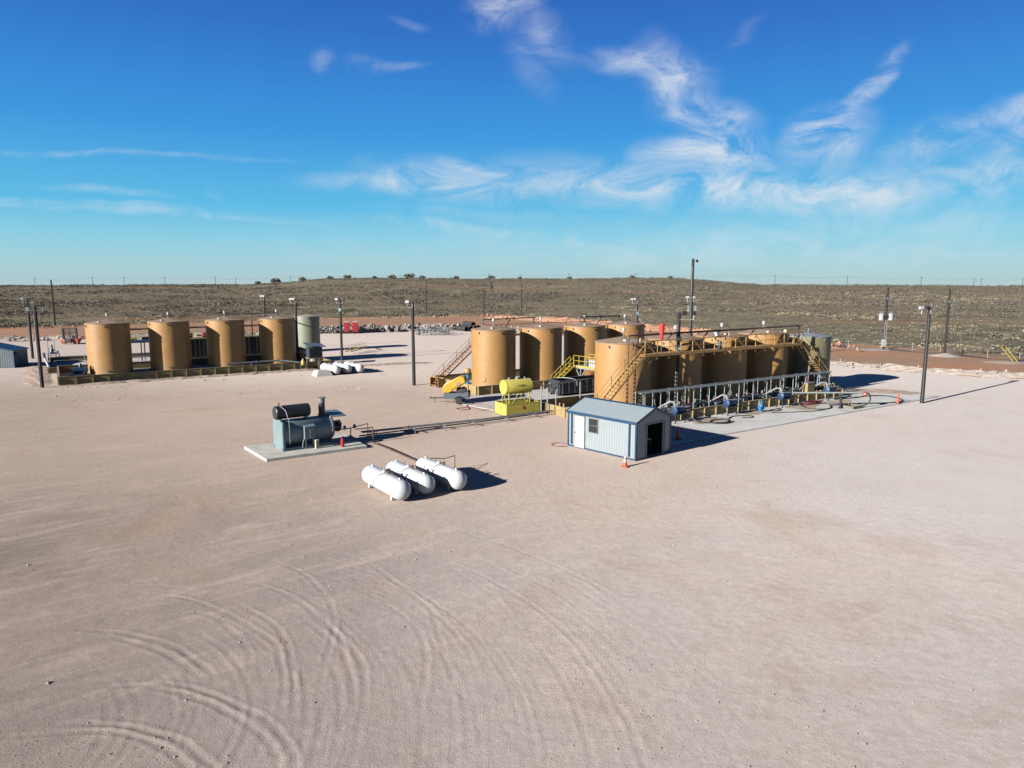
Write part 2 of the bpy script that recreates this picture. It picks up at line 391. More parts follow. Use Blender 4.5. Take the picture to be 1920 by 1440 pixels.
def blur_in(X, Y, poly):
    return inside(X, Y, poly).astype(float)
dirt_in = [(x, y - 3) for x, y in SCRUB_EDGE] + [(140, -60), (-300, -60)]
grid_mesh('ground', *GROUND_ARGS, lambda X, Y: hill(X, Y) - .06 - .6 * inside(X, Y, dirt_in), None, M_SCRUB)
m = bpy.data.materials.new('red_dirt'); m.use_nodes = True; T = NT(m.node_tree); b = T.n['Principled BSDF']; b.inputs['Roughness'].default_value = 1; b.inputs['Specular IOR Level'].default_value = .1
g = T.new('ShaderNodeNewGeometry').outputs['Position']
n1 = T.noise(g, .08, 6, .6); n2 = T.noise(g, .6, 5, .7); n3 = T.noise(T.mapping(g, rot=(0, 0, R(25)), scale=(.25, 1.6, 1)), .5, 5, .6)
c = T.mix(T.ramp(n1, .36, .62), (0.238, 0.119, 0.069, 1), (0.183, 0.126, 0.083, 1))
c = T.mix(T.math('MULTIPLY', T.ramp(n3, .45, .7), .6), c, (0.267, 0.159, 0.101, 1))
c = T.mix(T.math('MULTIPLY', T.ramp(n2, .55, .72), .5), c, (0.159, 0.108, 0.072, 1))
T.l.new(c, b.inputs['Base Color']); bn = T.new('ShaderNodeBump'); bn.inputs['Strength'].default_value = .6; bn.inputs['Distance'].default_value = .15
T.l.new(n2, bn.inputs['Height']); T.l.new(bn.outputs[0], b.inputs['Normal'])
M_DIRT = m
pad_in = [(x, y - 3.5) for x, y in PAD_EDGE] + [(130, -60), (-260, -60)]
xs = np.linspace(-300, 150, 451); ys = np.linspace(20, 230, 260)
grid_mesh('red_dirt', xs, ys, lambda X, Y: -.03 + .10 * np.maximum(0, fbm(X / 3., Y / 3., 3, 9) - .45) - .45 * inside(X, Y, pad_in), lambda x, y: inside(x, y, dirt_poly), M_DIRT)

# caliche pad with wheel ruts
RUTS = [
 (.075, [(-13, 14.9), (-10.2, 15.2), (-9.3, 15.2), (-8.4, 14.9), (-7.6, 14.4), (-7.1, 14.0), (-6.6, 13.2), (-6.3, 12)]),
 (.07, [(-11.5, 15.5), (-10.0, 15.5), (-9.0, 15.4), (-8.2, 15.1), (-7.4, 14.7), (-6.8, 14.2), (-6.4, 13.8), (-6, 12.5)]),
 (.06, [(-12, 16.9), (-10.6, 17.1), (-10.1, 17.15), (-9.1, 17.2), (-8.1, 16.9), (-7.1, 16.4), (-6.1, 15.8), (-5.4, 15.1), (-5.0, 14.6), (-4.7, 14.0), (-4.4, 12.8)]),
 (.06, [(-10.5, 17.0), (-9.5, 17.1), (-8.4, 16.7), (-7.0, 16.0), (-6.1, 15.3), (-5.5, 14.7), (-5.1, 14.0), (-4.9, 13)]),
 (.055, [(-14, 20.2), (-12.2, 20.0), (-11.0, 19.7), (-9.9, 19.2), (-9.0, 18.5), (-8.2, 17.8), (-7.8, 17.1)]),
 (.05, [(-12.2, 19.7), (-11.2, 19.4), (-9.9, 18.8), (-9.0, 18.1), (-8.3, 17.4)]),
 (.05, [(-13, 22.7), (-11.1, 22.3), (-9.7, 21.6), (-8.2, 20.5), (-6.9, 19.2), (-6.3, 18.0), (-5.9, 17.0), (-5.6, 15.9)]),
 (.05, [(-9.6, 22.3), (-7.7, 20.8), (-6.6, 19.3), (-6.0, 18.0), (-5.6, 16.8), (-5.3, 15.7)]),
 (.045, [(-10.5, 23.8), (-8.5, 23.2), (-6.9, 21.9), (-6.0, 20.7), (-5.0, 19.5), (-4.2, 18.3), (-3.8, 16.9), (-3.6, 15.1)]),
 (.045, [(-7.2, 22.3), (-5.9, 20.8), (-5.1, 19.5), (-4.5, 18.0), (-4.1, 16.8), (-3.9, 15.3)]),
 (.04, [(-13.4, 26.6), (-10.6, 26.1), (-8.1, 24.8), (-6.6, 23.0), (-5.7, 21.2), (-5.3, 19.2), (-4.8, 15.7)]),
 (.04, [(-10, 27.2), (-7.6, 26.6), (-6.0, 25.8), (-4.6, 24.3), (-3.3, 22.5), (-2.2, 20.8), (-1.4, 19.2), (-0.8, 17.3)]),
 (.035, [(-5.1, 22.5), (-3.9, 21.6), (-2.9, 20.1), (-2.5, 18.9), (-2.3, 17.3), (-2.3, 15.7)]),
 (.035, [(-11.1, 21.0), (-9.8, 21.2), (-8.4, 20.0), (-7.6, 18.9), (-7.0, 17.5)]),
 (.016, [(-17.3, 22.5), (-15.0, 23.2), (-12.2, 23.2), (-9.1, 22.3)]),
 (.016, [(-24, 26.6), (-20.7, 27.2), (-17.9, 28.0), (-13.6, 28.3), (-10.1, 27.7), (-6.3, 25.6), (-3.5, 23)]),
 (.016, [(-24, 28.0), (-17.9, 29.4), (-13.6, 29.9), (-9.1, 29.2), (-4.8, 27.2), (-2.0, 24.5), (0, 21), (.8, 17)]),
 (.03, [(-1.4, 15.7), (-1.7, 18.0), (-2.8, 22.1)]),
 (.016, [(-30, 33), (-22, 35.5), (-14, 35.8), (-8, 33.8), (-2, 33)]), (.016, [(-30, 34.6), (-22, 37.2), (-14, 37.4), (-10, 36)]),
 (.025, [(5, 13), (7, 18), (12, 24), (20, 30), (32, 36), (50, 41)]), (.025, [(3.4, 14), (5.4, 19), (10.6, 25.3), (19, 31.6), (31, 37.7), (50, 43)]),
 (.025, [(9, 13), (12, 17), (18, 22.5), (27, 28), (45, 35)]), (.025, [(-3, 36), (6, 33), (18, 33), (34, 38)])]
for kx in range(16):    # faint lane of passing wheels on the right
    ox = kx * 1.3 + random.uniform(-.4, .4)
    RUTS.append((.012 + .012 * random.random(), [(1 + ox, 12), (4.5 + ox * 1.05, 19), (11 + ox * 1.1, 27 - ox * .05), (22 + ox * 1.2, 35 - ox * .2), (44 + ox * 1.2, 46 - ox * .4)]))
for kx in range(34):
    r0 = 3.5 + kx * .48 + random.uniform(-.3, .3); a0 = random.uniform(-.5, .15); a1 = min(1.25, a0 + random.uniform(.7, 1.5))
    RUTS.append((.010 + .020 * random.random(), [(-13.5 + r0 * math.cos(a0 + (a1 - a0) * q / 8), 14 + r0 * .95 * math.sin(a0 + (a1 - a0) * q / 8)) for q in range(9)]))
def catmull(P, n=7):
    P = [np.array(p, float) for p in P]; P = [2 * P[0] - P[1]] + P + [2 * P[-1] - P[-2]]; o = []
    for i in range(1, len(P) - 2):
        for k in range(n):
            u = k / n; a, b_, c_, d = P[i - 1], P[i], P[i + 1], P[i + 2]
            o.append(.5 * ((2 * b_) + (-a + c_) * u + (2 * a - 5 * b_ + 4 * c_ - d) * u * u + (-a + 3 * b_ - 3 * c_ + d) * u ** 3))
    o.append(P[-2]); return o
def pad_height(X, Y):
    Z = (fbm(X / 9., Y / 9., 3, 2) - .5) * .10 + (fbm(X / 1.7, Y / 1.7, 3, 12) - .5) * .022 + (fbm(X / .35, Y / .35, 2, 22) - .5) * .009 * (np.hypot(X, Y) < 70)
    wob = (fbm(X / 1.1, Y / 1.1, 3, 44) - .5) * .12 + (fbm(X / .25, Y / .25, 2, 45) - .5) * .05
    rag = np.clip(.45 + 1.0 * fbm(X / .6, Y / .6, 3, 46), .5, 1.3)
    for amp, P in RUTS:
        C = catmull(P); D = np.full(X.shape, 9.); E = np.full(X.shape, 1.); n = len(C) - 1
        bb = np.array(C); sel = (X > bb[:, 0].min() - 1) & (X < bb[:, 0].max() + 1) & (Y > bb[:, 1].min() - 1) & (Y < bb[:, 1].max() + 1)
        xs_, ys_ = X[sel], Y[sel]
        if xs_.size == 0: continue
        d_ = np.full(xs_.shape, 9.); e_ = np.zeros(xs_.shape)
        for i in range(n):
            a, b_ = C[i], C[i + 1]; v = b_ - a; L2 = (v ** 2).sum() + 1e-9
            u = np.clip(((xs_ - a[0]) * v[0] + (ys_ - a[1]) * v[1]) / L2, 0, 1)
            sx = xs_ - a[0] - u * v[0]; sy = ys_ - a[1] - u * v[1]
            dd = np.hypot(sx, sy); sg = np.sign(v[0] * sy - v[1] * sx)
            mm = dd < np.abs(d_); d_ = np.where(mm, dd * sg, d_); s_pos = (i + u) / n
            e_ = np.where(mm, np.clip(np.minimum(s_pos, 1 - s_pos) * 6, 0, 1), e_)
        d_ = d_ + wob[sel]
        prof = -.55 * np.exp(-(d_ / .10) ** 2) + 1.0 * np.exp(-((d_ - .14) / .045) ** 2) + .75 * np.exp(-((d_ + .14) / .045) ** 2)
        Z[sel] += amp * .17 * prof * e_ * rag[sel]
    # flatten under the structures so nothing sinks in or floats
    near = np.clip((np.hypot(X * .5, Y) - 33) / 6, 0, 1)
    Z = Z * (1 - near) + near * (Z * .25)
    return Z - .02
def spaced(*seg):
    o = []
    for a, b_, st in seg: o.append(np.arange(a, b_, st))
    return np.concatenate(o + [np.array([seg[-1][1]])])
xs = spaced((-260, -60, 2.5), (-60, -24, .5), (-24, -15, .11), (-15, 3, .055), (3, 20, .11), (20, 60, .5), (60, 130, 2)); ys = spaced((-60, 8, 4), (8, 12, .1), (12, 25, .055), (25, 34, .1), (34, 60, .3), (60, 165, .8))
m = bpy.data.materials.new('caliche'); m.use_nodes = True; T = NT(m.node_tree); b = T.n['Principled BSDF']; b.inputs['Roughness'].default_value = .95; b.inputs['Specular IOR Level'].default_value = .15
g = T.new('ShaderNodeNewGeometry').outputs['Position']
sp = T.new('ShaderNodeSeparateXYZ'); T.l.new(g, sp.inputs[0])
n0 = T.noise(g, .045, 4, .55); n1 = T.noise(g, .35, 6, .62, .4); n2 = T.noise(g, 3.2, 6, .65)
n3 = T.noise(T.mapping(T.mapping(g, rot=(0, 0, R(-38))), scale=(.25, 1.4, 1)), .8, 6, .65, .9)
n4 = T.noise(g, 26, 4, .7)
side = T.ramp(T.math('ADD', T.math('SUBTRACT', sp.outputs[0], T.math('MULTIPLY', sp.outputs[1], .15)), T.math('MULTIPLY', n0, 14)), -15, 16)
c = T.mix(side, (0.160, 0.134, 0.114, 1), (0.370, 0.347, 0.321, 1))  # whiter soil at right is real; left also carries lens falloff as colour
c = T.mix(T.math('MULTIPLY', T.ramp(n0, .42, .66), .5), c, (0.347, 0.275, 0.217, 1))
c = T.mix(T.math('MULTIPLY', T.ramp(n1, .46, .7), .5), c, (0.257, 0.209, 0.173, 1))
c = T.mix(T.math('MULTIPLY', T.ramp(n3, .46, .72), .42), c, (0.398, 0.343, 0.296, 1))
# warmer dirt between the heater, the shed and the tank rows
band = T.math('MULTIPLY', T.ramp(T.math('ADD', sp.outputs[1], T.math('MULTIPLY', n1, 10)), 30, 44), T.ramp(T.math('ADD', sp.outputs[0], T.math('MULTIPLY', n0, 12)), 12, 24, 1, 0))
c = T.mix(T.math('MULTIPLY', band, .55), c, (0.390, 0.312, 0.248, 1))
tan = T.ramp(T.noise(g, .11, 5, .6, .5), .56, .68)
c = T.mix(T.math('MULTIPLY', tan, .5), c, (0.257, 0.176, 0.117, 1))
tan2 = T.ramp(T.noise(T.mapping(g, rot=(0, 0, R(20)), scale=(.5, 1.3, 1)), .38, 6, .7, .5), .60, .72)
c = T.mix(T.math('MULTIPLY', tan2, .35), c, (0.234, 0.164, 0.113, 1))
c = T.mix(T.math('MULTIPLY', T.ramp(n2, .35, .7), .28), c, (0.218, 0.179, 0.152, 1))
lane = T.math('MULTIPLY', T.ramp(T.math('ADD', T.math('SUBTRACT', sp.outputs[0], T.math('MULTIPLY', sp.outputs[1], .28)), T.math('MULTIPLY', n1, 9)), 2, 14), T.ramp(sp.outputs[1], 18, 34))
c = T.mix(T.math('MULTIPLY', lane, .5), c, (.405, .385, .36, 1))
paler = T.ramp(T.math('ADD', sp.outputs[1], T.math('MULTIPLY', n1, 8)), 66, 88)
c = T.mix(T.math('MULTIPLY', paler, .65), c, (0.437, 0.394, 0.351, 1))
peb = T.new('ShaderNodeTexVoronoi'); T.l.new(g, peb.inputs['Vector']); peb.inputs['Scale'].default_value = 9; peb.inputs['Randomness'].default_value = 1
pd = T.ramp(peb.outputs['Distance'], .05, .16, 1, 0); pm = T.math('MULTIPLY', pd, T.ramp(T.noise(g, 1.1, 4, .7), .52, .66))
c = T.mix(T.math('MULTIPLY', pm, .35), c, (0.156, 0.121, 0.098, 1))
c = T.mix(T.math('MULTIPLY', T.ramp(n4, .3, .75), .22), c, (0.179, 0.140, 0.113, 1))
falloff_tone = T.ramp(T.math('ADD', T.math('ADD', sp.outputs[0], T.math('MULTIPLY', sp.outputs[1], .45)), T.math('MULTIPLY', n0, 10)), -8, 17, .86, 1.04)  # lens falloff put into the colour, with some soil tone: darker left and near
falloff_tone = T.math('MULTIPLY', falloff_tone, T.ramp(T.math('ADD', sp.outputs[1], T.math('MULTIPLY', n1, 5)), 14, 27, .88, 1.0))
tv = T.new('ShaderNodeVectorMath', operation='SCALE'); T.l.new(c, tv.inputs[0]); T.l.new(falloff_tone, tv.inputs['Scale']); c = T.mix(1.0, tv.outputs[0], (1.07, 1.03, 1.02, 1), 'MULTIPLY')
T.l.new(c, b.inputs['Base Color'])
hgt = T.math('ADD', T.math('MULTIPLY', n2, 1.0), T.math('ADD', T.math('MULTIPLY', n4, .8), T.math('MULTIPLY', pm, .8)))
bn = T.new('ShaderNodeBump'); bn.inputs['Strength'].default_value = .6; bn.inputs['Distance'].default_value = .03
T.l.new(hgt, bn.inputs['Height']); T.l.new(bn.outputs[0], b.inputs['Normal'])
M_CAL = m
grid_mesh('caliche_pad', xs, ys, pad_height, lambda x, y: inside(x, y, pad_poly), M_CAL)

# gravel pebbles
def pebbles(name, n, area, sz, m, label, zf=0., seed=1, keepf=None):
    r = np.random.default_rng(seed)
    x = r.uniform(area[0], area[1], n); y = area[2] + (area[3] - area[2]) * r.random(n) ** 1.5
    dens = fbm(x / 4., y / 4., 3, seed + 70); k = dens > .40 + .25 * r.random(n)
    if keepf is not None: k &= keepf(x, y)
    x, y = x[k], y[k]; n = len(x); s = r.gamma(2.0, sz / 2, n)
    base = np.array([(1, 0, 0), (0, 1, 0), (-1, 0, 0), (0, -1, 0), (0, 0, 1), (0, 0, -1.)])
    fc = np.array([(0, 1, 4), (1, 2, 4), (2, 3, 4), (3, 0, 4), (1, 0, 5), (2, 1, 5), (3, 2, 5), (0, 3, 5)])
    v = base[None] * r.uniform(.55, 1.2, (n, 6, 1)) * s[:, None, None] * np.array([1, .8, .6])
    a = r.uniform(0, 6.28, n); ca, sa = np.cos(a)[:, None], np.sin(a)[:, None]
    vx = v[..., 0] * ca - v[..., 1] * sa + x[:, None]; vy = v[..., 0] * sa + v[..., 1] * ca + y[:, None]
    z0 = pad_height(x, y) if zf == 0 else zf(x, y)
    vz = v[..., 2] + z0[:, None] + s[:, None] * .15
    co = np.stack([vx, vy, vz], -1).reshape(-1, 3); q = (fc[None] + (np.arange(n) * 6)[:, None, None]).reshape(-1, 3)
    o = np_mesh(name, co, q, m, 'stuff', smooth=False); tag(o, label, 'gravel'); return o
M_PEB = mat('pebble_stone', (.44, .36, .30), .95, var=.35, scale=7, col2=(.22, .16, .12), amt=.7)
M_RUBB = mat('rubble_stone', (0.31, 0.275, 0.245), .95, var=.3, scale=2, col2=(.24, .2, .165), amt=.6)
pebbles('loose_gravel', 42000, (-24, 24, 11, 50), .014, M_PEB, 'loose gravel scattered over the pale caliche pad', seed=3)

pebbles('dirt_clods', 5200, (-46, -4, 62, 92), .05, mat('clod_earth', (.50, .38, .28), 1, var=.3, scale=5), 'brown dirt clods strewn between the propane tanks and the middle stair', seed=29, keepf=lambda x, y: (np.abs(y - (84 - .35 * (x + 20) * (x > -20) + .55 * (x + 20) * (x < -20))) < 3.2) | (np.abs(y - 71 - .3 * (x + 14)) < 2.2))
# rubble berms along the pad edge
def berm(name, path, wid, h, label, jit=.25, dens=0, m=None, rock=.28, seed=1):
    P = lerp_path(path, .6, .0); n = len(P); K = 9; r = np.random.default_rng(seed)
    tn = np.gradient(P, axis=0); tn /= np.linalg.norm(tn, axis=1)[:, None] + 1e-9; nr = np.stack([-tn[:, 1], tn[:, 0]], 1)
    co = np.zeros((n, K, 3)); along = np.arange(n)
    hv = h * (.45 + .9 * fbm(along / 7., along * 0 + 3., 3, seed)); wv = wid * (.7 + .6 * fbm(along / 9., along * 0 + 8., 2, seed + 4))
    for k in range(K):
        u = k / (K - 1) * 2 - 1
        co[:, k, :2] = P + nr * (u * wv / 2)[:, None] + r.normal(0, jit * .3, (n, 2))
        co[:, k, 2] = -.04 + hv * np.clip(1 - abs(u) ** 1.6, 0, 1) * (.75 + .5 * r.random(n))
    taper = np.clip(np.minimum(along, n - 1 - along) / 5., 0, 1); co[:, :, 2] = -.04 + (co[:, :, 2] + .04) * taper[:, None]
    idx = np.arange(n * K).reshape(n, K); q = np.stack([idx[:-1, :-1], idx[:-1, 1:], idx[1:, 1:], idx[1:, :-1]], -1).reshape(-1, 4)
    cov = co.reshape(-1, 3)
    o = np_mesh(name, cov, q, m or M_RUBB, 'structure', smooth=False)
    if dens:
        M_ = int(n * dens); i = r.integers(0, n, M_); x = P[i, 0] + r.normal(0, wid * .35, M_); y = P[i, 1] + r.normal(0, wid * .35, M_)
        s = r.gamma(2.5, rock / 2.5, M_)
        base = np.array([(1, 0, 0), (0, 1, 0), (-1, 0, 0), (0, -1, 0), (0, 0, 1), (0, 0, -1.)]); fc = np.array([(0, 1, 4), (1, 2, 4), (2, 3, 4), (3, 0, 4), (1, 0, 5), (2, 1, 5), (3, 2, 5), (0, 3, 5)])
        v = base[None] * r.uniform(.6, 1.2, (M_, 6, 1)) * s[:, None, None]
        v[..., 0] += x[:, None]; v[..., 1] += y[:, None]; v[..., 2] += (hv[i] * r.random(M_) * .9)[:, None]
        o2 = np_mesh(name.replace('berm', 'rubble'), v.reshape(-1, 3), (fc[None] + (np.arange(M_) * 6)[:, None, None]).reshape(-1, 3), m or M_RUBB, 'stuff', smooth=False)
        tag(o2, label, 'rubble')
    return o
M_PALEB = mat('pale_caliche_bank', (0.37, 0.315, 0.27), 1, var=.15, scale=1.2, col2=(.48, .38, .30), amt=.6)
berm('caliche_berm', [(27, 115), (41.2, 91.6), (45, 86.6), (51.7, 81.6), (57.5, 78), (75, 68), (110, 47)], 2.6, .62, 'pale caliche lumps along the low bank at the right pad edge', dens=5, m=M_PALEB, rock=.10, seed=5)
berm('rubble_berm', [(-42, 147.5), (-30, 153.5), (-20, 157), (-12, 159)], 4.5, 1.5, 'grey concrete rubble heaped along the far pad edge', dens=16, rock=.26, seed=8)
berm('caliche_bank', [(-12, 160), (-2, 158), (6, 152)], 6, 1.0, 'pale caliche clods on the bank beside the black pipe bundle', dens=6, m=M_PALEB, rock=.2, seed=12)
berm('dirt_berm', [(-260, 97), (-160, 114), (-94.3, 129.5), (-82, 131.7), (-52, 143)], 4.0, .8, 'pale broken caliche lumps along the far left pad edge', dens=5, m=M_PALEB, rock=.22, seed=15)
M_REDB = mat('red_dirt_bank', (.50, .27, .16), 1, var=.2, scale=.8, col2=(.30, .14, .08), amt=.6)
berm('red_dirt_berm', [(-7, 212), (8, 200), (22, 183), (38, 150), (47, 124), (51, 112)], 7, 1.0, 'red dirt clods on the spoil bank beyond the tanks', dens=6, m=M_REDB, rock=.16, seed=19)
berm('shrub_line_berm', [(-120, 160), (-91, 181), (-57, 206), (-12, 222)], 2.0, .35, 'low tan dirt clods where the scrub begins', dens=1, m=M_DIRT, rock=.2, seed=23)
# disturbed brown dirt along the foot of the containment walls
def dirt_strip(name, path, wid, m, seed): return berm(name, path, wid, .16, '', jit=.5, dens=0, m=m, seed=seed)
M_TURN = mat('turned_caliche', (.42, .31, .235), 1, var=.25, scale=2.2, col2=(.52, .44, .38), amt=.6)

# ------------------------------------------------------------------ concrete aprons
def slab(name, poly, z, m, kind='structure', label=None, cat=None, h=.3):
    n = len(poly); mb = MB().add([(x, y, z - h) for x, y in poly] + [(x, y, z) for x, y in poly], [tuple(range(n - 1, -1, -1)), tuple(range(n, 2 * n))] + [(i, (i + 1) % n, (i + 1) % n + n, i + n) for i in range(n)])
    o = obj(name, mb, m, smooth=False)
    if kind: o['kind'] = kind
    if label: tag(o, label, cat)
    return o
# row frames: origin, azimuth
U57 = (math.sin(R(57)), math.cos(R(57)))
def rc(o, a, f, az=57):   # a along the row, f towards its front (to the camera's right)
    s, c = math.sin(R(az)), math.cos(R(az)); return (o[0] + a * s + f * c, o[1] + a * c - f * s)
oT, oA, oB = (-46.9, 81.7), (-1.9, 72.4), (9.0, 56.7)
M_APRON = mat('apron_concrete', (.66, .655, .62), .9, var=.06, scale=.5, col2=(.45, .39, .31), amt=.5, bump=.2, bscale=30)
slab('concrete_apron', [rc(oB, -6.0, 10.6), rc(oB, 8, 10.5), rc(oB, 24, 10.3), rc(oB, 30.0, 10.2), rc(oB, 26.2, 5.4), rc(oB, 22.5, 5.3), rc(oB, -6, 5.2)], .055, M_APRON)
slab('tank_floor', [rc(oB, -5.3, 5.1), rc(oB, 26.5, 5.1), rc(oB, 26.5, -4.5), rc(oB, -5.3, -4.5)], .05, M_CONC)
slab('tank_floor', [rc(oA, -4.6, 5.2), rc(oA, 20.5, 5.2), rc(oA, 20.5, -3.9), rc(oA, -5, -3.9)], .05, M_CONC)
slab('tank_floor', [rc(oT, -5.1, 8.3), rc(oT, 23.4, 8.3), rc(oT, 23.4, -2.9), rc(oT, -5.1, -2.9)], .05, M_CONC)
slab('truck_lane', [rc(oA, -5.6, 5.5), rc(oA, 20.5, 5.5), rc(oB, 20, -4.7), rc(oB, -5.8, -4.7), (-1.6, 57.5), (-4.9, 60.9)], .02, M_CONC)
slab('yard_floor', [rc(oT, -5.9, -3.2), rc(oT, 23.5, -3.2), rc(oT, 23.5, -17.2), rc(oT, -5.9, -17.2)], .05, M_CONC)
M_STAIN = mat('damp_stain', (.42, .34, .24), 1, var=.2, scale=1.5)
for i, (a, f, l, ww) in enumerate([(3, 6.6, 3.4, .8), (8.5, 6.4, 2.6, .7), (14.2, 6.9, 3.2, .9), (19.5, 7.0, 2.6, .7)]):
    c0 = rc(oB, a, f); pts = []
    for k in range(18):
        q = 2 * math.pi * k / 18; rr = 1 + .25 * math.sin(3 * q + i) + .15 * random.random()
        aa, ff = l / 2 * rr * math.cos(q), ww * rr * math.sin(q); pts.append(rc(oB, a + aa, f + ff))
    slab('damp_patch', pts, .059, M_STAIN, h=.002)
for (o_, a0, a1, f0, wd, sd) in [(oT, -5.2, 23.6, 9.3, 2.0, 31), (oT, -6.4, -6.2, 0, .1, 33)][:1]:
    dirt_strip('turned_dirt', [rc(o_, a0, f0), rc(o_, a1, f0)], wd, M_TURN, sd)
dirt_strip('turned_dirt', [rc(oT, -6.9, 8.8), rc(oT, -7.3, -3), rc(oT, -7.6, -16)], 2.6, M_TURN, 35)
dirt_strip('turned_dirt', [rc(oB, 24.5, 3.4), rc(oB, 28, 4.5), rc(oB, 31, 8.5)], 3.4, M_TURN, 37)
dirt_strip('turned_dirt', [(-21, 88.5), (-15, 91.5), (-10, 93)], 2.4, M_TURN, 39)

# ------------------------------------------------------------------ tanks
def make_tank(label, loc, az, Rr=2.28, H=5.77, shell=M_TANK, roof=M_ROOF, group='ochre storage tanks', cone=.42, vent=True):
    t = thing('storage_tank', label, 'tank', (*loc, .05), az, group)
    obj('shell', MB().lathe([(Rr, 0), (Rr, H), (Rr - .02, H + .01)], 64), shell, t)
    obj('roof', MB().lathe([(Rr + .05, H - .04), (Rr + .05, H + .02), (Rr * .5, H + cone * .53), (.12, H + cone), (0.0001, H + cone)], 64), roof, t)
    for k in range(6):
        a = R(20 + 60 * k); obj('lifting_lug', MB().box(((Rr + .05) * math.cos(a), (Rr + .05) * math.sin(a), H - .28), (.10, .10, .2), a), M_BROWNP if shell is M_TANK else M_GALV, t)
    if vent:
        obj('vent_stem', MB().tube([(0, 0, H + cone - .1), (0, 0, H + cone + .38)], .06, 10), M_GALV, t)
        obj('vent_cap', MB().lathe([(.09, 0), (.13, .02), (.13, .26), (.15, .28), (.15, .33), (.0001, .36)], 12, (0, 0, H + cone + .36)), M_WHT, t)
        obj('hatch', MB().lathe([(.16, 0), (.16, .12), (.18, .13), (.18, .16), (.0001, .19)], 14, (-.9, -1.2, H + .12)), M_WHT, t)
    a = R(-100)
    n = obj('outlet_valve', MB().tube([((Rr - .02) * math.cos(a), (Rr - .02) * math.sin(a), .45), ((Rr + .3) * math.cos(a), (Rr + .3) * math.sin(a), .45)], .11, 10).lathe([(.15, 0), (.15, .04), (.0001, .05)], 12, ((Rr + .3) * math.cos(a), (Rr + .3) * math.sin(a), .45), (math.cos(a), math.sin(a), 0)), M_GALV, t)
    obj('manway', MB().lathe([(.30, 0), (.30, .05), (.34, .055), (.34, .08), (.0001, .085)], 20, ((Rr - .03) * math.cos(R(-150)), (Rr - .03) * math.sin(R(-150)), .75), (math.cos(R(-150)), math.sin(R(-150)), 0)), shell, t)
    return t
ordn = ['nearest', 'second', 'third', 'farthest']
g1 = 'ochre storage tanks'
T1 = make_tank('ochre steel tank at the near left end of the left-hand row', oT, 57, H=5.82)
for k, lb in ((1, 'ochre steel tank second from the left in the left-hand row'), (2, 'ochre steel tank third from the left in the left-hand row'), (3, 'ochre steel tank in front of the sage green tank')):
    dup(T1, (*rc(oT, 6.45 * k, -.02 * k, 56.2), .05), 57, lb)
TA = make_tank('ochre steel tank at the left end of the middle row, beside the tall rusty stair', oA, 57, H=5.70)
for k, lb in ((1, 'ochre steel tank in the middle row behind the bright yellow fuel tank'), (2, 'ochre steel tank in the middle row behind the yellow platform stair'), (3, 'ochre steel tank at the right end of the middle row, partly hidden')):
    dup(TA, (*rc(oA, 5.87 * k, 0, 58.2), .05), 57, lb)
TB = make_tank('large ochre tank nearest the camera, directly behind the blue and white shed', oB, 57, H=5.72)
for k, lb in ((1, 'ochre tank behind the tall light pole in the front right row'), (2, 'ochre tank third from the left in the front right row'), (3, 'ochre tank at the right end of the front right row, beside the khaki tank')):
    dup(TB, (*rc(oB, 5.96 * k, 0, 56.0), .05), 57, lb)
make_tank('sage green steel tank at the right end of the left-hand row', (-31.6, 108.8), 57, 1.84, 5.35, M_GTANK, M_ROOFS, 'green and khaki tanks', .25, False)
GT = make_tank('khaki steel tank with blue-grey roof beside the right-hand stair', rc(oB, 24.0, .55, 56), 57, 2.25, 5.25, M_TAN, M_ROOFG, 'green and khaki tanks', .3, False)
obj('roof_post', MB().tube([(.2, 0, 5.4), (.2, 0, 5.95)], .05, 8), M_GALV, GT)

# ------------------------------------------------------------------ containment walls
def containment(label, o, az, a0, a1, f0, f1, h, m, ribgap=1.45, back=True, right=True, left=True):
    t = thing('containment_wall', label, 'wall', (*o, 0), az, 'steel containment walls')
    # local x along the row, local -y to the front
    th = .07
    def panel(p, q, nm):
        p = Vector((*p, 0)); q = Vector((*q, 0)); d = q - p; L = d.length; an = math.atan2(d.y, d.x)
        obj(nm, MB().box(((p.x + q.x) / 2, (p.y + q.y) / 2, h / 2), (L, th, h), an), m, t)
        obj('top_rail', MB().box(((p.x + q.x) / 2, (p.y + q.y) / 2, h + .022), (L + .1, .15, .04), an), m, t)
        nrm = Vector((d.y, -d.x, 0)).normalized()   # outward side
        k = int(L / ribgap)
        for i in range(k + 1):
            c = p + d * ((i + .02) / (k + .04)) + nrm * .085
            obj('rib', MB().box((c.x, c.y, h / 2), (.06, .10, h - .02), an), m, t)
    panel((a0, -f1), (a1, -f1), 'front_panel')
    if left: panel((a0, -f0 - 0), (a0, -f1 + .12), 'side_panel')
    if right: panel((a1, -f1 + .12), (a1, -f0), 'side_panel')
    if back: panel((a1 - .1, -f0), (a0 + .1, -f0), 'back_panel')
    return t
containment('olive steel containment wall around the left-hand tank row', oT, 57, -5.2, 23.5, -3.0, 8.42, .84, M_WALLT)
containment('tan steel containment wall around the middle tank row', oA, 57, -5.0, 20.6, -4.0, 5.3, .80, M_WALL)
containment('tan ribbed containment wall around the front right tank row', oB, 57, -5.4, 22.4, -4.6, 5.2, .74, M_WALL, 1.3)
containment('low olive wall around the concrete yard behind the left-hand tanks', oT, 57, -6.1, 23.6, -17.3, -3.5, .62, M_WALLT, 1.6)

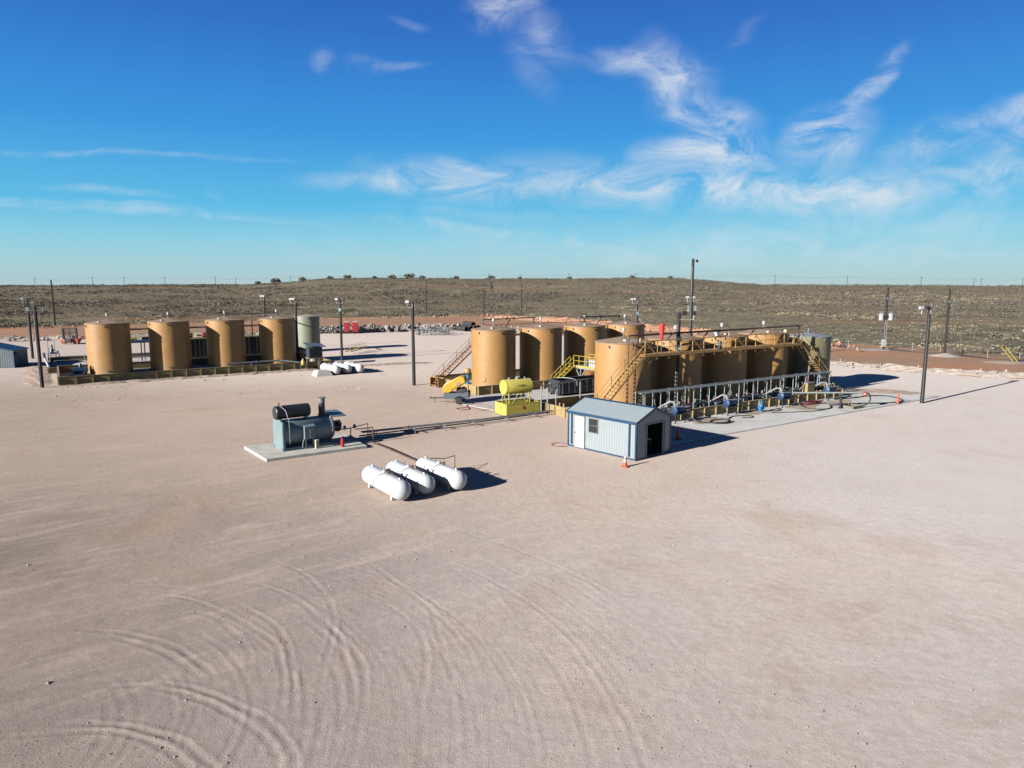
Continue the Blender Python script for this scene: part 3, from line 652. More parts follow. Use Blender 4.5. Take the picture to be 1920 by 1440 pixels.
# ------------------------------------------------------------------ pipes over the tanks
def pipe_thing(label, runs, posts=(), m=M_DARK, r=.085, group=None, cat='pipe', name='overhead_pipe', loc=(0, 0, 0), joints=()):
    t = thing(name, label, cat, loc, 90, group)
    for pts in runs: obj('pipe_run', MB().tube(pts, r, 8), m, t)
    for pts in posts: obj('riser', MB().tube(pts, r * .8, 8), m, t)
    for p, d in joints: obj('flange', MB().lathe([(r * 1.7, -.04), (r * 1.7, .04)], 10, p, d), m, t)
    return t
def P3(o, a, f, z, az=57): return (*rc(o, a, f, az), z)
AX = (math.sin(R(57)), math.cos(R(57)), 0)
pipe_thing('dark vent pipe joining the roofs of the two left tanks of the middle row', [[P3(oA, -1.1, -.3, 6.15), P3(oA, -1.1, -.3, 6.75), P3(oA, 5.3, -.4, 6.78), P3(oA, 5.3, -.4, 6.2)]], [[P3(oA, 2.3, -.35, 6.76), P3(oA, 2.3, -1.2, 5.9), P3(oA, 2.3, -2.6, 5.0)]], joints=[(P3(oA, 1.9, -.35, 6.76), AX), (P3(oA, 2.7, -.35, 6.76), AX)], group='vent pipes over the tanks', cat='pipe')
pipe_thing('dark vent pipe joining the roofs of the two right tanks of the middle row', [[P3(oA, 11.0, .3, 6.15), P3(oA, 11.0, .3, 6.7), P3(oA, 16.9, .2, 6.72), P3(oA, 16.9, .2, 6.2)]], [[P3(oA, 14.3, .25, 6.7), P3(oA, 14.3, -.6, 5.9), P3(oA, 14.3, -2.4, 5.0)]], joints=[(P3(oA, 14.0, .25, 6.71), AX), (P3(oA, 14.6, .25, 6.71), AX)], group='vent pipes over the tanks')
pipe_thing('dark vent pipe joining the two right ochre tanks of the left-hand row', [[P3(oT, 12.9, 0, 6.2), P3(oT, 12.9, 0, 6.55), P3(oT, 19.3, 0, 6.6), P3(oT, 19.3, 0, 6.2)]], [[P3(oT, 16.1, 0, 6.56), P3(oT, 16.1, .1, 4), P3(oT, 16.1, .3, .1)]], group='vent pipes over the tanks')
pipe_thing('dark pipe linking the sage green tank roof to its neighbour', [[P3(oT, 21.2, -9, 5.9), P3(oT, 21.9, -14, 5.9), P3(oT, 22, -17.5, 5.7), P3(oT, 22, -17.5, 5.4)]], group='vent pipes over the tanks')
t = pipe_thing('long dark vent header above the front edge of the right-hand tanks', [[P3(oB, -1.85, 2.6, .1), P3(oB, -1.85, 2.6, 6.45), P3(oB, 0, 2.45, 6.45), P3(oB, 10, 2.3, 6.47), P3(oB, 19.9, 2.1, 6.5), P3(oB, 19.9, 2.1, 5.0)]],
    [[P3(oB, a, 2.4, 6.44), P3(oB, a, 1.9, 5.95)] for a in (3.0, 7.2, 13.2, 17.5)], m=M_BROWNP, r=.085, group='vent pipes over the tanks', joints=[(P3(oB, 3.0, 2.4, 6.45), AX), (P3(oB, 8.6, 2.33, 6.46), AX), (P3(oB, 14.4, 2.25, 6.48), AX)])
obj('riser', MB().tube([P3(oB, -1.25, 2.75, .1), P3(oB, -1.25, 2.75, 5.6), P3(oB, -1.1, 2.2, 5.75)], .09, 8), M_BROWNP, t)
pipe_thing('long grey pipe running along the top of the left-hand front wall', [[P3(oT, 11.3, 8.0, 1.15), P3(oT, 17.0, 8.0, 1.2), P3(oT, 17.3, 8.1, 1.22), P3(oT, 19.3, 9.2, .95)]], [[P3(oT, 14, 8.0, 1.15), P3(oT, 14, 8.0, .1)]], m=M_GALV, r=.10, joints=[(P3(oT, 14.6, 8.0, 1.17), AX), (P3(oT, 17.1, 8.0, 1.2), AX)])
t = thing('valve_drum', 'small yellow drum valve on legs at the end of the grey pipe', 'valve', (*rc(oT, 19.7, 9.4), 0), 57)
obj('drum', MB().lathe([(.20, 0), (.24, .04), (.24, .46), (.18, .56), (.0001, .58)], 16, (0, 0, .62)), M_CYEL, t)
obj('cap', MB().tube([(0, 0, 1.18), (0, 0, 1.38)], .10, 10), M_WHT, t)
for s in (-1, 1): obj('leg', MB().tube([(s * .28, 0, 0), (s * .28, 0, .95)], .04, 6), M_GALV, t)
t = thing('valve_post', 'pair of thin grey pipe posts standing against the left-hand wall', 'post', (*rc(oT, 21.8, 9.0), 0), 57)
for s in (-.1, .1): obj('post', MB().tube([(s, 0, 0), (s, 0, 1.25)], .035, 6), M_GALV, t)

# ------------------------------------------------------------------ catwalks and stairs
def catwalk(label, o, az, a0, a1, f0, f1, z, rail_f, m, gap=1.3, braces=True, group='catwalks beside the tanks'):
    t = thing('catwalk', label, 'catwalk', (*o, 0), az, group)
    ya, yb = -f0, -f1
    obj('deck', MB().box(((a0 + a1) / 2, (ya + yb) / 2, z), (a1 - a0, abs(f1 - f0), .05)), m, t)
    for y in (ya, yb): obj('edge_beam', MB().box(((a0 + a1) / 2, y, z - .06), (a1 - a0 + .04, .06, .20)), m, t)
    y = -rail_f
    obj('handrail', MB().tube([(a0, y, z + 1.07), (a1, y, z + 1.07)], .045, 6), m, t)
    obj('mid_rail', MB().tube([(a0, y, z + .55), (a1, y, z + .55)], .022, 6), m, t)
    n = int((a1 - a0) / gap)
    sg = 1 if rail_f > 0 else -1
    for i in range(n + 1):
        x = a0 + (a1 - a0) * i / n
        obj('post', MB().bar((x, y, z - .12), (x, y, z + 1.07), .06), m, t)
        if braces:
            obj('bracket', MB().add([(x - .03, y, z - .1), (x + .03, y, z - .1), (x + .11, y, z - .38), (x - .11, y, z - .38), (x - .03, y + .07, z - .1), (x + .03, y + .07, z - .1), (x + .11, y + .07, z - .38), (x - .11, y + .07, z - .38)],
                 [(0, 1, 2, 3), (7, 6, 5, 4), (0, 4, 5, 1), (1, 5, 6, 2), (2, 6, 7, 3), (3, 7, 4, 0)]), m, t)
            if i < n and i % 2 == 0: obj('brace', MB().bar((x, y - .02, z + 1.0), (x + (a1 - a0) / n, y - .02, z - .1), .045), m, t)
            if i % 2 == 1: obj('kicker', MB().bar((x, y, z - .1), (x, ya + sg * .1, z - .9), .05), m, t)
    return t
def stair(label, base, az, run, rise, width, m, mt=None, nt=None, both=True, group='steel stairs', name='stairway', railh=.95, ladder_rails=True):
    t = thing(name, label, 'stairs', base, az, group); mt = mt or m; nt = nt or int(rise / .23)
    for s in (-1, 1): obj('stringer', MB().bar((0, s * width / 2, .06), (run, s * width / 2, rise), .05, .13), m, t)
    for i in range(nt):
        u = (i + .6) / nt; obj('tread', MB().box((run * u, 0, rise * u + .03), (.24, width - .06, .035)), mt, t)
    for s in ((-1, 1) if both else (-1,)):
        y = s * width / 2
        obj('handrail', MB().tube([(0, y, .1), (0, y, railh), (run, y, rise + railh)], .028, 6), m, t)
        obj('mid_rail', MB().tube([(0, y, railh * .5), (run, y, rise + railh * .5)], .02, 6), m, t)
        for i in range(5):
            u = i / 4; obj('post', MB().bar((run * u, y, rise * u), (run * u, y, rise * u + railh), .035), m, t)
    return t
catwalk('long ochre catwalk with braced railing along the front of the right-hand tanks', oB, 57, -.8, 18.6, 2.40, 3.35, 4.98, 3.35, M_YEL, 1.25)
catwalk('rusty catwalk behind the middle tank row', oA, 57, -.5, 18, -2.45, -3.3, 4.9, -3.3, M_RUST, 2.9, False)
catwalk('rusty catwalk behind the left-hand tank row', oT, 57, -1.0, 20.5, -2.45, -3.3, 4.95, -3.3, M_RUST, 2.6, False)
stair('ochre stair rising past the nearest large tank behind the shed', P3(oB, -6.0, 2.9, .05), 57, 5.3, 4.9, .85, M_YEL)
stair('ochre stair coming down in front of the khaki tank', P3(oB, 24.3, 2.9, .05), 237, 5.6, 4.9, .85, M_YEL, both=True)
stair('tall rusty open stair rising to the left of the middle tank row', (-8.0, 70.6, 0), 51, 6.5, 4.9, 1.05, M_RUST)
t = thing('stair_cage', 'tan steel landing box at the foot of the tall rusty stair', 'landing', (-7.7, 70.8, 0), 51)
for s in (-1, 1): obj('side_panel', MB().box((.35, s * .75, .45), (1.1, .05, .9)), M_WALL, t)
obj('top_frame', MB().bar((-.25, -.75, 1.0), (-.25, .75, 1.0), .06), M_RUST, t)
for s in (-.75, .75): obj('corner_post', MB().bar((-.25, s, 0), (-.25, s, 1.0), .06), M_RUST, t)

# yellow crossover stair left
t = stair('small yellow crossover stair at the far left corner of the left wall', (-66.0, 100.5, 0), 147, 1.5, 1.4, .8, M_SYEL, both=True, name='crossover_stair')
# yellow stair frame lying on the ground
t = stair('unused yellow stair section lying on its side on the far pad', (-24.2, 103.4, .35), 14, 5.4, .25, .9, M_SYEL, both=True, group='steel stairs', name='stair_section', railh=.75)

# ------------------------------------------------------------------ pipe rack along the front right wall
t = thing('pipe_rack', 'galvanised pipe rack of open frames along the right-hand containment wall', 'pipe rack', (*oB, 0), 57)
A0, NF, STP = -2.2, 14, 1.785
for i in range(NF):
    a = A0 + i * STP
    f = MB().tube([(a, -4.75, .05), (a, -4.75, 2.25)], .034, 6).tube([(a + .35, -3.55, .05), (a + .35, -3.55, 2.25)], .034, 6).tube([(a, -4.78, 2.26), (a + .35, -3.5, 2.26)], .034, 6)
    obj('frame', f, M_RACK, t)
for y in (-4.75, -4.15): obj('beam', MB().box((A0 + (NF - 1) * STP / 2, y, 2.34), ((NF - 1) * STP + .5, .10, .08)), M_RACK, t)
obj('cable_tray', MB().box((A0 + (NF - 1) * STP / 2, -4.45, 2.31), ((NF - 1) * STP + .3, .22, .03)), M_RACK, t)
for i in range(10): obj('drop_pipe', MB().tube([(A0 + .9 + i * 2.35, -4.0, 2.3), (A0 + .9 + i * 2.35, -4.0, .9)], .035, 6), M_PALE, t)
for i in range(8): obj('hanger', MB().tube([(A0 + 1.5 + i * 2.9, -4.4, 2.3), (A0 + 1.5 + i * 2.9, -4.4, 1.5), (A0 + 1.7 + i * 2.9, -4.3, 1.2)], .03, 6), M_PALE, t)
t = pipe_thing('pale steel manifold pipe running inside the right-hand containment wall', [[P3(oB, -3.5, 4.0, .85), P3(oB, 20.8, 4.0, .9)], [P3(oB, 0, 3.2, .55), P3(oB, 19, 3.2, .55)]], [[P3(oB, a, 4.0, .88), P3(oB, a, 4.0, 1.25)] for a in (1, 4.2, 6.4, 9.2, 12.5, 15.3, 18.5)], m=M_PALE, r=.085, name='manifold_pipe', group=None)
for a in (0, 5.9, 11.9, 17.8):
    obj('branch_pipe', MB().tube([P3(oB, a, 2.2, .55), P3(oB, a, 4.0, .55), P3(oB, a, 4.0, .88)], .08, 8), M_PALE, t)
for a in (1.0, 2.4, 4.2, 6.4, 7.8, 9.2, 12.5, 13.8, 15.3, 18.5):
    obj('valve', MB().lathe([(.16, 0), (.16, .05), (.05, .06), (.05, .2), (.14, .21), (.14, .25)], 10, P3(oB, a, 4.0, .95)), M_PALE if a % 2 else M_CHAR, t)

for k, a in enumerate((-1.4, 2.0, 5.0, 8.2, 11.2, 14.2, 17.0, 19.8)):
    lbs = ['behind the shed roof', 'left of the light pole foot', 'right of the light pole foot', 'behind the second loading pump', 'behind the blue upright valve', 'behind the third pump', 'behind the coiled red hose', 'beside the cream cabinet']
    mt_ = thing('valve_manifold', 'grey and dark valve manifold inside the right-hand wall, ' + lbs[k], 'valves', P3(oB, a, 3.3 + .25 * (k % 2), .05), 57, 'valve manifolds inside the right-hand wall')
    obj('header', MB().tube([(-1.0, 0, .45), (1.0, 0, .45)], .10, 8).tube([(-.9, -.5, .7), (.9, -.5, .7)], .07, 8), M_PALE, mt_)
    obj('cross_pipe', MB().tube([(-.5, .6, .45), (-.5, -.6, .45), (-.5, -.6, .95)], .06, 8).tube([(.45, .5, .9), (.45, -.7, .9), (.45, -.7, .3)], .055, 8), M_GALV, mt_)
    for q, (x, y) in enumerate(((-.75, 0), (.1, 0), (.7, -.5), (-.1, -.5))):
        v_ = obj('valve', MB().lathe([(.17, -.14), (.17, -.10), (.08, -.08), (.12, 0), (.08, .08), (.17, .10), (.17, .14)], 10, (x, y, .45 if y == 0 else .7), (1, 0, 0)), M_CHAR if (q + k) % 3 else M_BLUEP, mt_)
        obj('handwheel', MB().tube([(x, y, .5), (x, y, .98)], .02, 5).lathe([(.02, 0), (.12, .005), (.12, .025), (.02, .03)], 10, (x, y, .96)), M_CHAR if q % 2 else M_RED, v_)
    obj('motor', MB().tube([(-.2, .35, .3), (.4, .35, .3)], .17, 12), M_CHAR, mt_)
    obj('pipe_support', MB().box((-.8, 0, .2), (.06, .3, .4)).box((.8, 0, .2), (.06, .3, .4)), M_GALV, mt_)
# loading pumps
def pump(label, a, f, col=M_BLUEP, pipe=True):
    t = thing('loading_pump', label, 'pump', P3(oB, a, f, .055), 57, 'loading pumps along the right-hand wall')
    for sx in (-.5, .5):
        for sy in (-.28, .28): obj('leg', MB().box((sx, sy, .33), (.07, .07, .66)), M_CHAR, t)
    obj('frame', MB().box((0, 0, .68), (1.25, .75, .07)).box((0, -.28, .2), (1.0, .05, .05)).box((0, .28, .2), (1.0, .05, .05)), M_CHAR, t)
    mo = obj('motor', MB().tube([(-.05, 0, .95), (.62, 0, .95)], .23, 16).box((.28, 0, 1.2), (.22, .2, .14)), col, t)
    obj('fan_cover', MB().tube([(.62, 0, .95), (.72, 0, .95)], .20, 16), M_CHAR, mo)
    obj('pump_casing', MB().lathe([(.12, -.16), (.30, -.1), (.30, .1), (.12, .16)], 18, (-.32, 0, .95), (1, 0, 0)), col, t)
    obj('baseplate', MB().box((.1, 0, .735), (1.2, .5, .04)), M_BLUEP, t)
    obj('inlet_flange', MB().tube([(-.32, 0, 1.2), (-.32, 0, 1.42)], .09, 10).lathe([(.15, 0), (.15, .04)], 12, (-.32, 0, 1.40)), M_PALE, t)
    if pipe:
        obj('discharge_pipe', MB().tube([(-.32, 0, 1.42), (-.30, .1, 1.55), (-.25, .55, 1.55), (-.9, 1.3, .95), (-1.0, 1.35, .92)], .065, 8), M_PALE, t)
    obj('loading_arm', MB().tube([(-.45, -.25, 1.28), (.75, -.45, 1.24)], .045, 8), M_PALE, t)
    obj('hose', MB().tube(catv([(.7, -.45, 1.2), (.95, -.5, .9), (.95, -.45, .4), (.75, -.5, .12)]), .035, 8), M_HOSE, t)
    return t
def catv(P, n=6):
    P = [Vector(p) for p in P]; P = [2 * P[0] - P[1]] + P + [2 * P[-1] - P[-2]]; o = []
    for i in range(1, len(P) - 2):
        for k in range(n):
            u = k / n; a, b_, c_, d = P[i - 1], P[i], P[i + 1], P[i + 2]
            o.append(.5 * ((2 * b_) + (-a + c_) * u + (2 * a - 5 * b_ + 4 * c_ - d) * u * u + (-a + 3 * b_ - 3 * c_ + d) * u ** 3))
    o.append(P[-2]); return o
pump('blue loading pump beside the foot of the light pole behind the shed', .3, 5.85)
pump('blue loading pump on black legs, just left of the blue upright valve', 6.1, 5.85)
pump('blue loading pump with a long black hose, just left of the coiled red hose', 12.9, 5.85)
t = pump('blue loading pump on black legs, right of the coiled red hose', 19.2, 5.95)
t = thing('gate_valve', 'bright blue upright gate valve standing on the concrete apron', 'valve', P3(oB, 9.3, 6.4, .055), 57)
obj('body', MB().lathe([(.20, 0), (.20, .05), (.11, .08), (.15, .3), (.15, .48), (.10, .6)], 14), M_CYAN, t)
obj('bonnet', MB().lathe([(.18, 0), (.18, .05), (.08, .08), (.06, .3)], 12, (0, 0, .60)), M_CYAN, t)
obj('side_flange', MB().lathe([(.17, -.24), (.17, -.19), (.09, -.18), (.09, .18), (.17, .19), (.17, .24)], 14, (0, 0, .36), (1, 0, 0)), M_CYAN, t)
obj('handwheel', MB().lathe([(.16, .0), (.16, .03), (.0001, .04)], 16, (0, 0, .9)), M_CYAN, t)
t = thing('gate_valve', 'blue upright valve standing inside the middle containment wall', 'valve', (-4.6, 72.4, .05), 57)
obj('body', MB().lathe([(.22, 0), (.22, .08), (.15, .12), (.17, .6), (.15, .9), (.22, .95), (.22, 1.0)], 14), M_CYAN, t)
obj('actuator', MB().lathe([(.12, 0), (.34, .12), (.38, .35), (.30, .55), (.1, .62)], 16, (0, 0, 1.05)), M_YEL, t)
# end box and yard arm at the right end
t = thing('control_box', 'cream steel control box on the wall at the right end of the pumps', 'box', P3(oB, 17.9, 4.75, .75), 57)
obj('cabinet', MB().box((0, 0, .42), (1.0, .55, .84)), M_WALL, t); obj('lid', MB().box((0, 0, .86), (1.1, .62, .05)), M_PALE, t); obj('pipe_stub', MB().tube([(-.2, 0, .88), (-.2, 0, 1.0), (-1.3, 0, .3)], .05, 8), M_PALE, t)
t = thing('electrical_stand', 'green-grey electrical panel stand with breakers at the right end of the pipe rack', 'panel', P3(oB, 21.9, 3.4, .05), 57)
obj('backboard', MB().box((0, 0, 1.45), (1.0, .06, 1.3)), M_GALV, t)
for i, z in enumerate((1.0, 1.3, 1.6, 1.9)): obj('breaker_box', MB().box((-.1 + .02 * i, -.12, z), (.55, .16, .2)), M_CHAR if i % 2 else M_TEAL, t)
for s in (-.45, .45): obj('post', MB().tube([(s, .06, 0), (s, .06, 2.2)], .035, 6), M_GALV, t)
obj('lamp', MB().box((-.55, -.1, 2.05), (.25, .2, .12)), M_WHT, t)
t = thing('filter_skid', 'row of tan valve bodies on the wall top at the right end of the pumps', 'valves', P3(oB, 20.9, 4.6, .78), 57)
obj('skid', MB().box((0, 0, .05), (2.6, .6, .1)), M_CHAR, t)
for i in range(5): obj('valve_body', MB().lathe([(.12, 0), (.18, .08), (.18, .3), (.08, .38)], 10, (-1.0 + .5 * i, 0, .1)), M_WALL, t)

# sump with loading arm
t = thing('drip_sump', 'steel drip sump on the apron with a horizontal loading pipe over it', 'sump', (28.5, 58.3, .055), 57)
obj('basin', MB().box((0, -.62, .12), (1.3, .04, .24)).box((0, .62, .12), (1.3, .04, .24)).box((-.63, 0, .12), (.04, 1.2, .24)).box((.63, 0, .12), (.04, 1.2, .24)).box((0, 0, .03), (1.2, 1.2, .04)), mat('sump_steel', (.16, .14, .10), .7, var=.3), t)
obj('support_post', MB().box((-.95, .35, .62), (.14, .14, 1.24)), M_CHAR, t)
obj('foot_plate', MB().box((-.95, .35, .02), (.4, .4, .03)), M_CHAR, t)
obj('pipe', MB().tube([(-4.3, 2.6, 1.3), (-.95, .42, 1.3), (.65, -.62, 1.3)], .075, 10), mat('green_grey_pipe', (.29, .32, .30), .5), t)
cp = obj('coupling', MB().lathe([(.09, -.1), (.15, -.06), (.15, .2), (.10, .26)], 12, (.78, -.70, 1.12)), M_RED, t)
obj('elbow', MB().tube([(.62, -.6, 1.3), (.78, -.7, 1.3), (.78, -.7, 1.1)], .085, 10), M_RED, t)
obj('collar', MB().lathe([(.155, 0), (.155, .07)], 12, (.78, -.70, 1.20)), M_WHT, cp)
obj('hose', MB().tube(catv([(.85, -.7, 1.25), (1.25, -.8, 1.15), (1.45, -.8, .7), (1.35, -.6, .25), (.7, -.2, .1)]), .055, 8), M_HOSE, t)
def hose(name, label, pts, r=.045, m=M_HOSE, cat='hose', group='hoses lying on the concrete apron'):
    mb = MB().tube(catv([(p[0], p[1], (p[2] if len(p) > 2 else .055) + r) for p in pts], 8), r, 8); o = obj(name, mb, m); tag(o, label, cat, group); return o
def B2(a, f, z=.055): return (*rc(oB, a, f), z)
hose('fill_hose', 'long black hose looping round the drip sump on the apron', [B2(16.8, 7.8), B2(19, 8.3), B2(21.5, 9.6), B2(23.5, 10.0), B2(25, 9.3), B2(25.6, 7.6), B2(24.2, 6.7), B2(22.2, 6.6), B2(20.0, 6.2)], .05)
hose('fill_hose', 'black hose running from the pump left of the red hose across the apron', [B2(13.9, 6.3, .5), B2(14.1, 6.6, .2), B2(13.8, 7.6), B2(14.4, 8.6), B2(15.6, 8.5), B2(17, 7.5)], .05)
hose('fill_hose', 'thin grey-green hose lying straight across the apron below the third pump', [B2(9.6, 7.2), B2(11.5, 8.1), B2(13.5, 8.7), B2(15.2, 8.6)], .035)
hose('fill_hose', 'tangled black hose looped on the concrete behind the shed cone', [B2(1.2, 6.3, .4), B2(1.5, 6.9, .1), B2(2.4, 7.6), B2(3.4, 7.9), B2(4.2, 7.3), B2(3.6, 6.8), B2(2.6, 7.0), B2(2.2, 7.7), B2(3.0, 8.2), B2(4.0, 8.0)], .05)
hose('fill_hose', 'small black hose loop under the pump left of the blue upright valve', [B2(4.6, 7.0), B2(5.6, 6.6), B2(6.5, 6.8), B2(7.0, 7.3), B2(6.4, 7.7), B2(5.9, 7.3)], .04)
hose('fill_hose', 'short black hose lying just right of the blue upright valve', [B2(9.8, 6.4), B2(10.5, 6.9), B2(11.4, 6.8), B2(11.2, 6.4)], .04)
rp = []
for k in range(46):
    q = k * .62; rr = .95 + .18 * math.sin(k * 1.7); rp.append(B2(16.0 + 1.15 * rr * math.cos(q) + .01 * k, 6.35 + .38 * rr * math.sin(q), .06 + .004 * k))
hose('coiled_hose', 'faded red hose coiled on the apron between the pumps', rp, .032, M_RHOSE)
hose('air_hose', 'dark red hose curled on the ground left of the yellow fuel tank', [(-1.9, 57.6, 0), (-2.6, 57.4, 0), (-3.4, 58.6, 0), (-4.6, 58.2, 0), (-4.3, 57.5, 0), (-3.6, 57.9, 0), (-3.9, 59.6, 0), (-3.2, 60.6, .05)], .025, M_RHOSE, group='hoses on the ground')
hose('air_hose', 'pink-red hose winding from the yellow basin across the dirt', [(-.9, 56.9, 0), (-1.6, 58.1, 0), (-2.1, 59.4, 0), (-2.8, 60.3, .05), (-3.5, 61.0, .05)], .022, M_RHOSE, group='hoses on the ground')
hose('cable', 'thin dark red cable curving out from the left corner of the shed', [(3.75, 44.8, 0), (3.1, 45.4, 0), (2.6, 45.0, 0), (2.75, 44.4, 0), (3.6, 44.3, 0)], .018, M_RHOSE, 'cable', 'hoses on the ground')

# ------------------------------------------------------------------ shed
t = thing('storage_shed', 'white corrugated steel shed with blue trim and open end door', 'shed', (3.67, 44.67, 0), 137.6)
# local x along the long wall towards the camera, local y to the right rear (width)
SL, SW, EH, RH = 5.42, 3.43, 2.27, 2.93
def corr(x0, x1, y, zf, out, step=.2, depth=.018, skip=None):   # ribbed sheet in the x,z plane
    mb = MB(); x = x0
    k = int((x1 - x0) / step); st = (x1 - x0) / k
    for i in range(k):
        a = x0 + i * st; pts = [(a, 0), (a + st * .55, 0), (a + st * .65, depth), (a + st * .9, depth), (a + st, 0)]
        for (p, d0), (q, d1) in zip(pts, pts[1:]):
            segs = [(0, zf)]
            if skip:
                lo, hi, z0, z1 = skip
                if p >= lo - 1e-6 and q <= hi + 1e-6:
                    segs = ([(0, lambda x: z0)] if z0 > 0 else []) + [(z1, zf)]
            for zb, zt in segs:
                mb.add([(p, y + out * d0, zb), (q, y + out * d1, zb), (q, y + out * d1, zt(q)), (p, y + out * d0, zt(p))], [(0, 1, 2, 3)])
    return mb
obj('floor', MB().box((SL / 2, SW / 2, .05), (SL, SW, .10)), M_INT, t)
# near long wall: y=0 side faces the left of the photo
lw = obj('side_wall', corr(0, SL, 0, lambda x: EH, -1), M_SHED, t)
obj('side_wall', corr(0, SL, SW, lambda x: EH, 1), M_SHED, t)
obj('inner_lining', MB().box((SL / 2, .06, EH / 2), (SL - .04, .03, EH - .04)).box((SL / 2, SW - .06, EH / 2), (SL - .04, .03, EH - .04)).box((.06, SW / 2, EH / 2), (.03, SW - .2, EH - .04)), M_INT, t)
def gable(y0, y1, x, skip=None):
    mb = corr(y0, y1, 0, lambda q: EH + (RH - EH) * (1 - abs(q - SW / 2) / (SW / 2)), 1, .2, .018, skip); mb.v = [(x + (v[1] if x > 1 else -v[1]), v[0], v[2]) for v in mb.v]; return mb
DY0, DY1, DH = 1.2, 2.6, 2.03
obj('gable_wall', gable(0, SW, SL, (1.0, 2.61, 0, DH)), M_SHED, t); obj('gable_wall', gable(0, SW, 0), M_SHED, t)
rf = obj('roof', MB(), M_SHEDR, t); bpy.data.objects.remove(rf)
ov = .12
mb = MB(); n = 28
for side in (0, 1):
    for i in range(n):
        a = -ov + (SL + 2 * ov) * i / n; st = (SL + 2 * ov) / n
        for (p, d0), (q, d1) in zip([(a, 0), (a + st * .6, 0), (a + st * .7, .016), (a + st * .9, .016)], [(a + st * .6, 0), (a + st * .7, .016), (a + st * .9, .016), (a + st, 0)]):
            y_e = -ov if side == 0 else SW + ov; y_r = SW / 2; ze = EH - ov * (RH - EH) / (SW / 2) + .06; zr = RH + .06
            mb.add([(p, y_e, ze + d0), (q, y_e, ze + d1), (q, y_r, zr + d1), (p, y_r, zr + d0)], [(0, 1, 2, 3)])
obj('roof', mb, M_SHEDR, t)
ze = EH - ov * (RH - EH) / (SW / 2) + .03
obj('trim', MB().box((SL / 2, -ov, ze), (SL + 2 * ov, .03, .16)), M_TRIM, t); obj('trim', MB().box((SL / 2, SW + ov, ze), (SL + 2 * ov, .03, .16)), M_TRIM, t)
obj('ridge_cap', MB().add([(-ov, SW / 2 - .15, RH + .05), (-ov, SW / 2, RH + .11), (-ov, SW / 2 + .15, RH + .05), (SL + ov, SW / 2 - .15, RH + .05), (SL + ov, SW / 2, RH + .11), (SL + ov, SW / 2 + .15, RH + .05)], [(0, 3, 4, 1), (1, 4, 5, 2)]), M_TRIM, t)
for xx in (-ov, SL + ov):
    for y0, y1 in ((-ov, SW / 2), (SW + ov, SW / 2)): obj('barge_board', MB().bar((xx, y0, ze), (xx, y1, RH + .03), .03, .16), M_TRIM, t)
for xx, yy in ((0, 0), (SL, 0), (SL, SW), (0, SW)): obj('corner_trim', MB().box((xx, yy, EH / 2), (.10, .10, EH)), M_TRIM, t)
for xx in (.32, SL - .45): obj('downspout', MB().box((xx, -.07, EH / 2 + .05), (.09, .06, EH - .25)), M_TRIM, t)
obj('base_trim', MB().box((SL / 2, -.03, .05), (SL, .02, .08)), M_TRIM, t)
d = obj('door', MB().box((.98, -.045, 1.06), (.82, .04, 2.03)), M_WHT, t); obj('handle', MB().lathe([(.035, 0), (.035, .06)], 8, (.66, -.07, 1.0), (0, -1, 0)), M_CHAR, d)
obj('door_frame', MB().box((.55, -.045, 1.06), (.05, .05, 2.1)).box((1.41, -.045, 1.06), (.05, .05, 2.1)).box((.98, -.045, 2.10), (.91, .05, .05)), M_GALV, t)
wn_ = obj('window', MB().box((2.12, -.04, 1.62), (.66, .03, .86)), M_GLASS, t)
obj('frame', MB().box((2.12, -.05, 2.06), (.74, .05, .04)).box((2.12, -.05, 1.18), (.74, .05, .04)).box((1.77, -.05, 1.62), (.04, .05, .84)).box((2.47, -.05, 1.62), (.04, .05, .84)).box((2.12, -.05, 1.62), (.66, .045, .03)), M_GALV, wn_)
obj('door_jamb', MB().box((SL + .03, .98, DH / 2), (.07, .06, DH)).box((SL + .03, 2.62, DH / 2), (.07, .06, DH)).box((SL + .03, 1.8, DH + .02), (.07, 1.66, .05)), M_SHED, t)
obj('sliding_door', MB().box((SL + .06, 2.72, DH / 2 + .03), (.03, .12, DH)), M_TRIM, t)
t2 = thing('workbench', 'dark workbench just inside the open shed door', 'table', (8.1, 42.55, .1), 137.6)
obj('top', MB().box((0, 0, .85), (.9, .5, .05)), M_PALE, t2)
for sx in (-.4, .4):
    for sy in (-.2, .2): obj('leg', MB().box((sx, sy, .42), (.05, .05, .83)), M_CHAR, t2)

# ------------------------------------------------------------------ cones
def cone(label, loc, h=.71, white=True):
    t = thing('traffic_cone', label, 'cone', loc, random.uniform(0, 90), 'orange traffic cones')
    obj('base', MB().box((0, 0, .02), (.36, .36, .04)), M_ORNG if white else M_RUB, t)
    r0 = .14
    if white:
        obj('cone_body', MB().lathe([(r0, .04), (.10, h * .38)], 20), M_ORNG, t)
        obj('white_band', MB().lathe([(.10, h * .38), (.075, h * .62)], 20), M_WHT, t)
        obj('cone_body', MB().lathe([(.075, h * .62), (.066, h * .70)], 20), M_ORNG, t)
        obj('white_band', MB().lathe([(.066, h * .70), (.045, h * .92)], 20), M_WHT, t); obj('tip', MB().lathe([(.045, h * .92), (.035, h), (.0001, h)], 16), M_PALE, t)
    else:
        obj('cone_body', MB().lathe([(r0, .04), (.05, h * .9), (.04, h), (.0001, h)], 20), M_ORNG, t)
    return t
cone('orange cone with two white bands beside the front corner of the shed', (6.49, 39.31, 0))
cone('plain orange cone with black base in the shadow behind the shed', (11.14, 46.24, .055), .88, False)
cone('plain orange cone on the apron near the lone light pole at right', (33.69, 60.59, .055), .88, False)

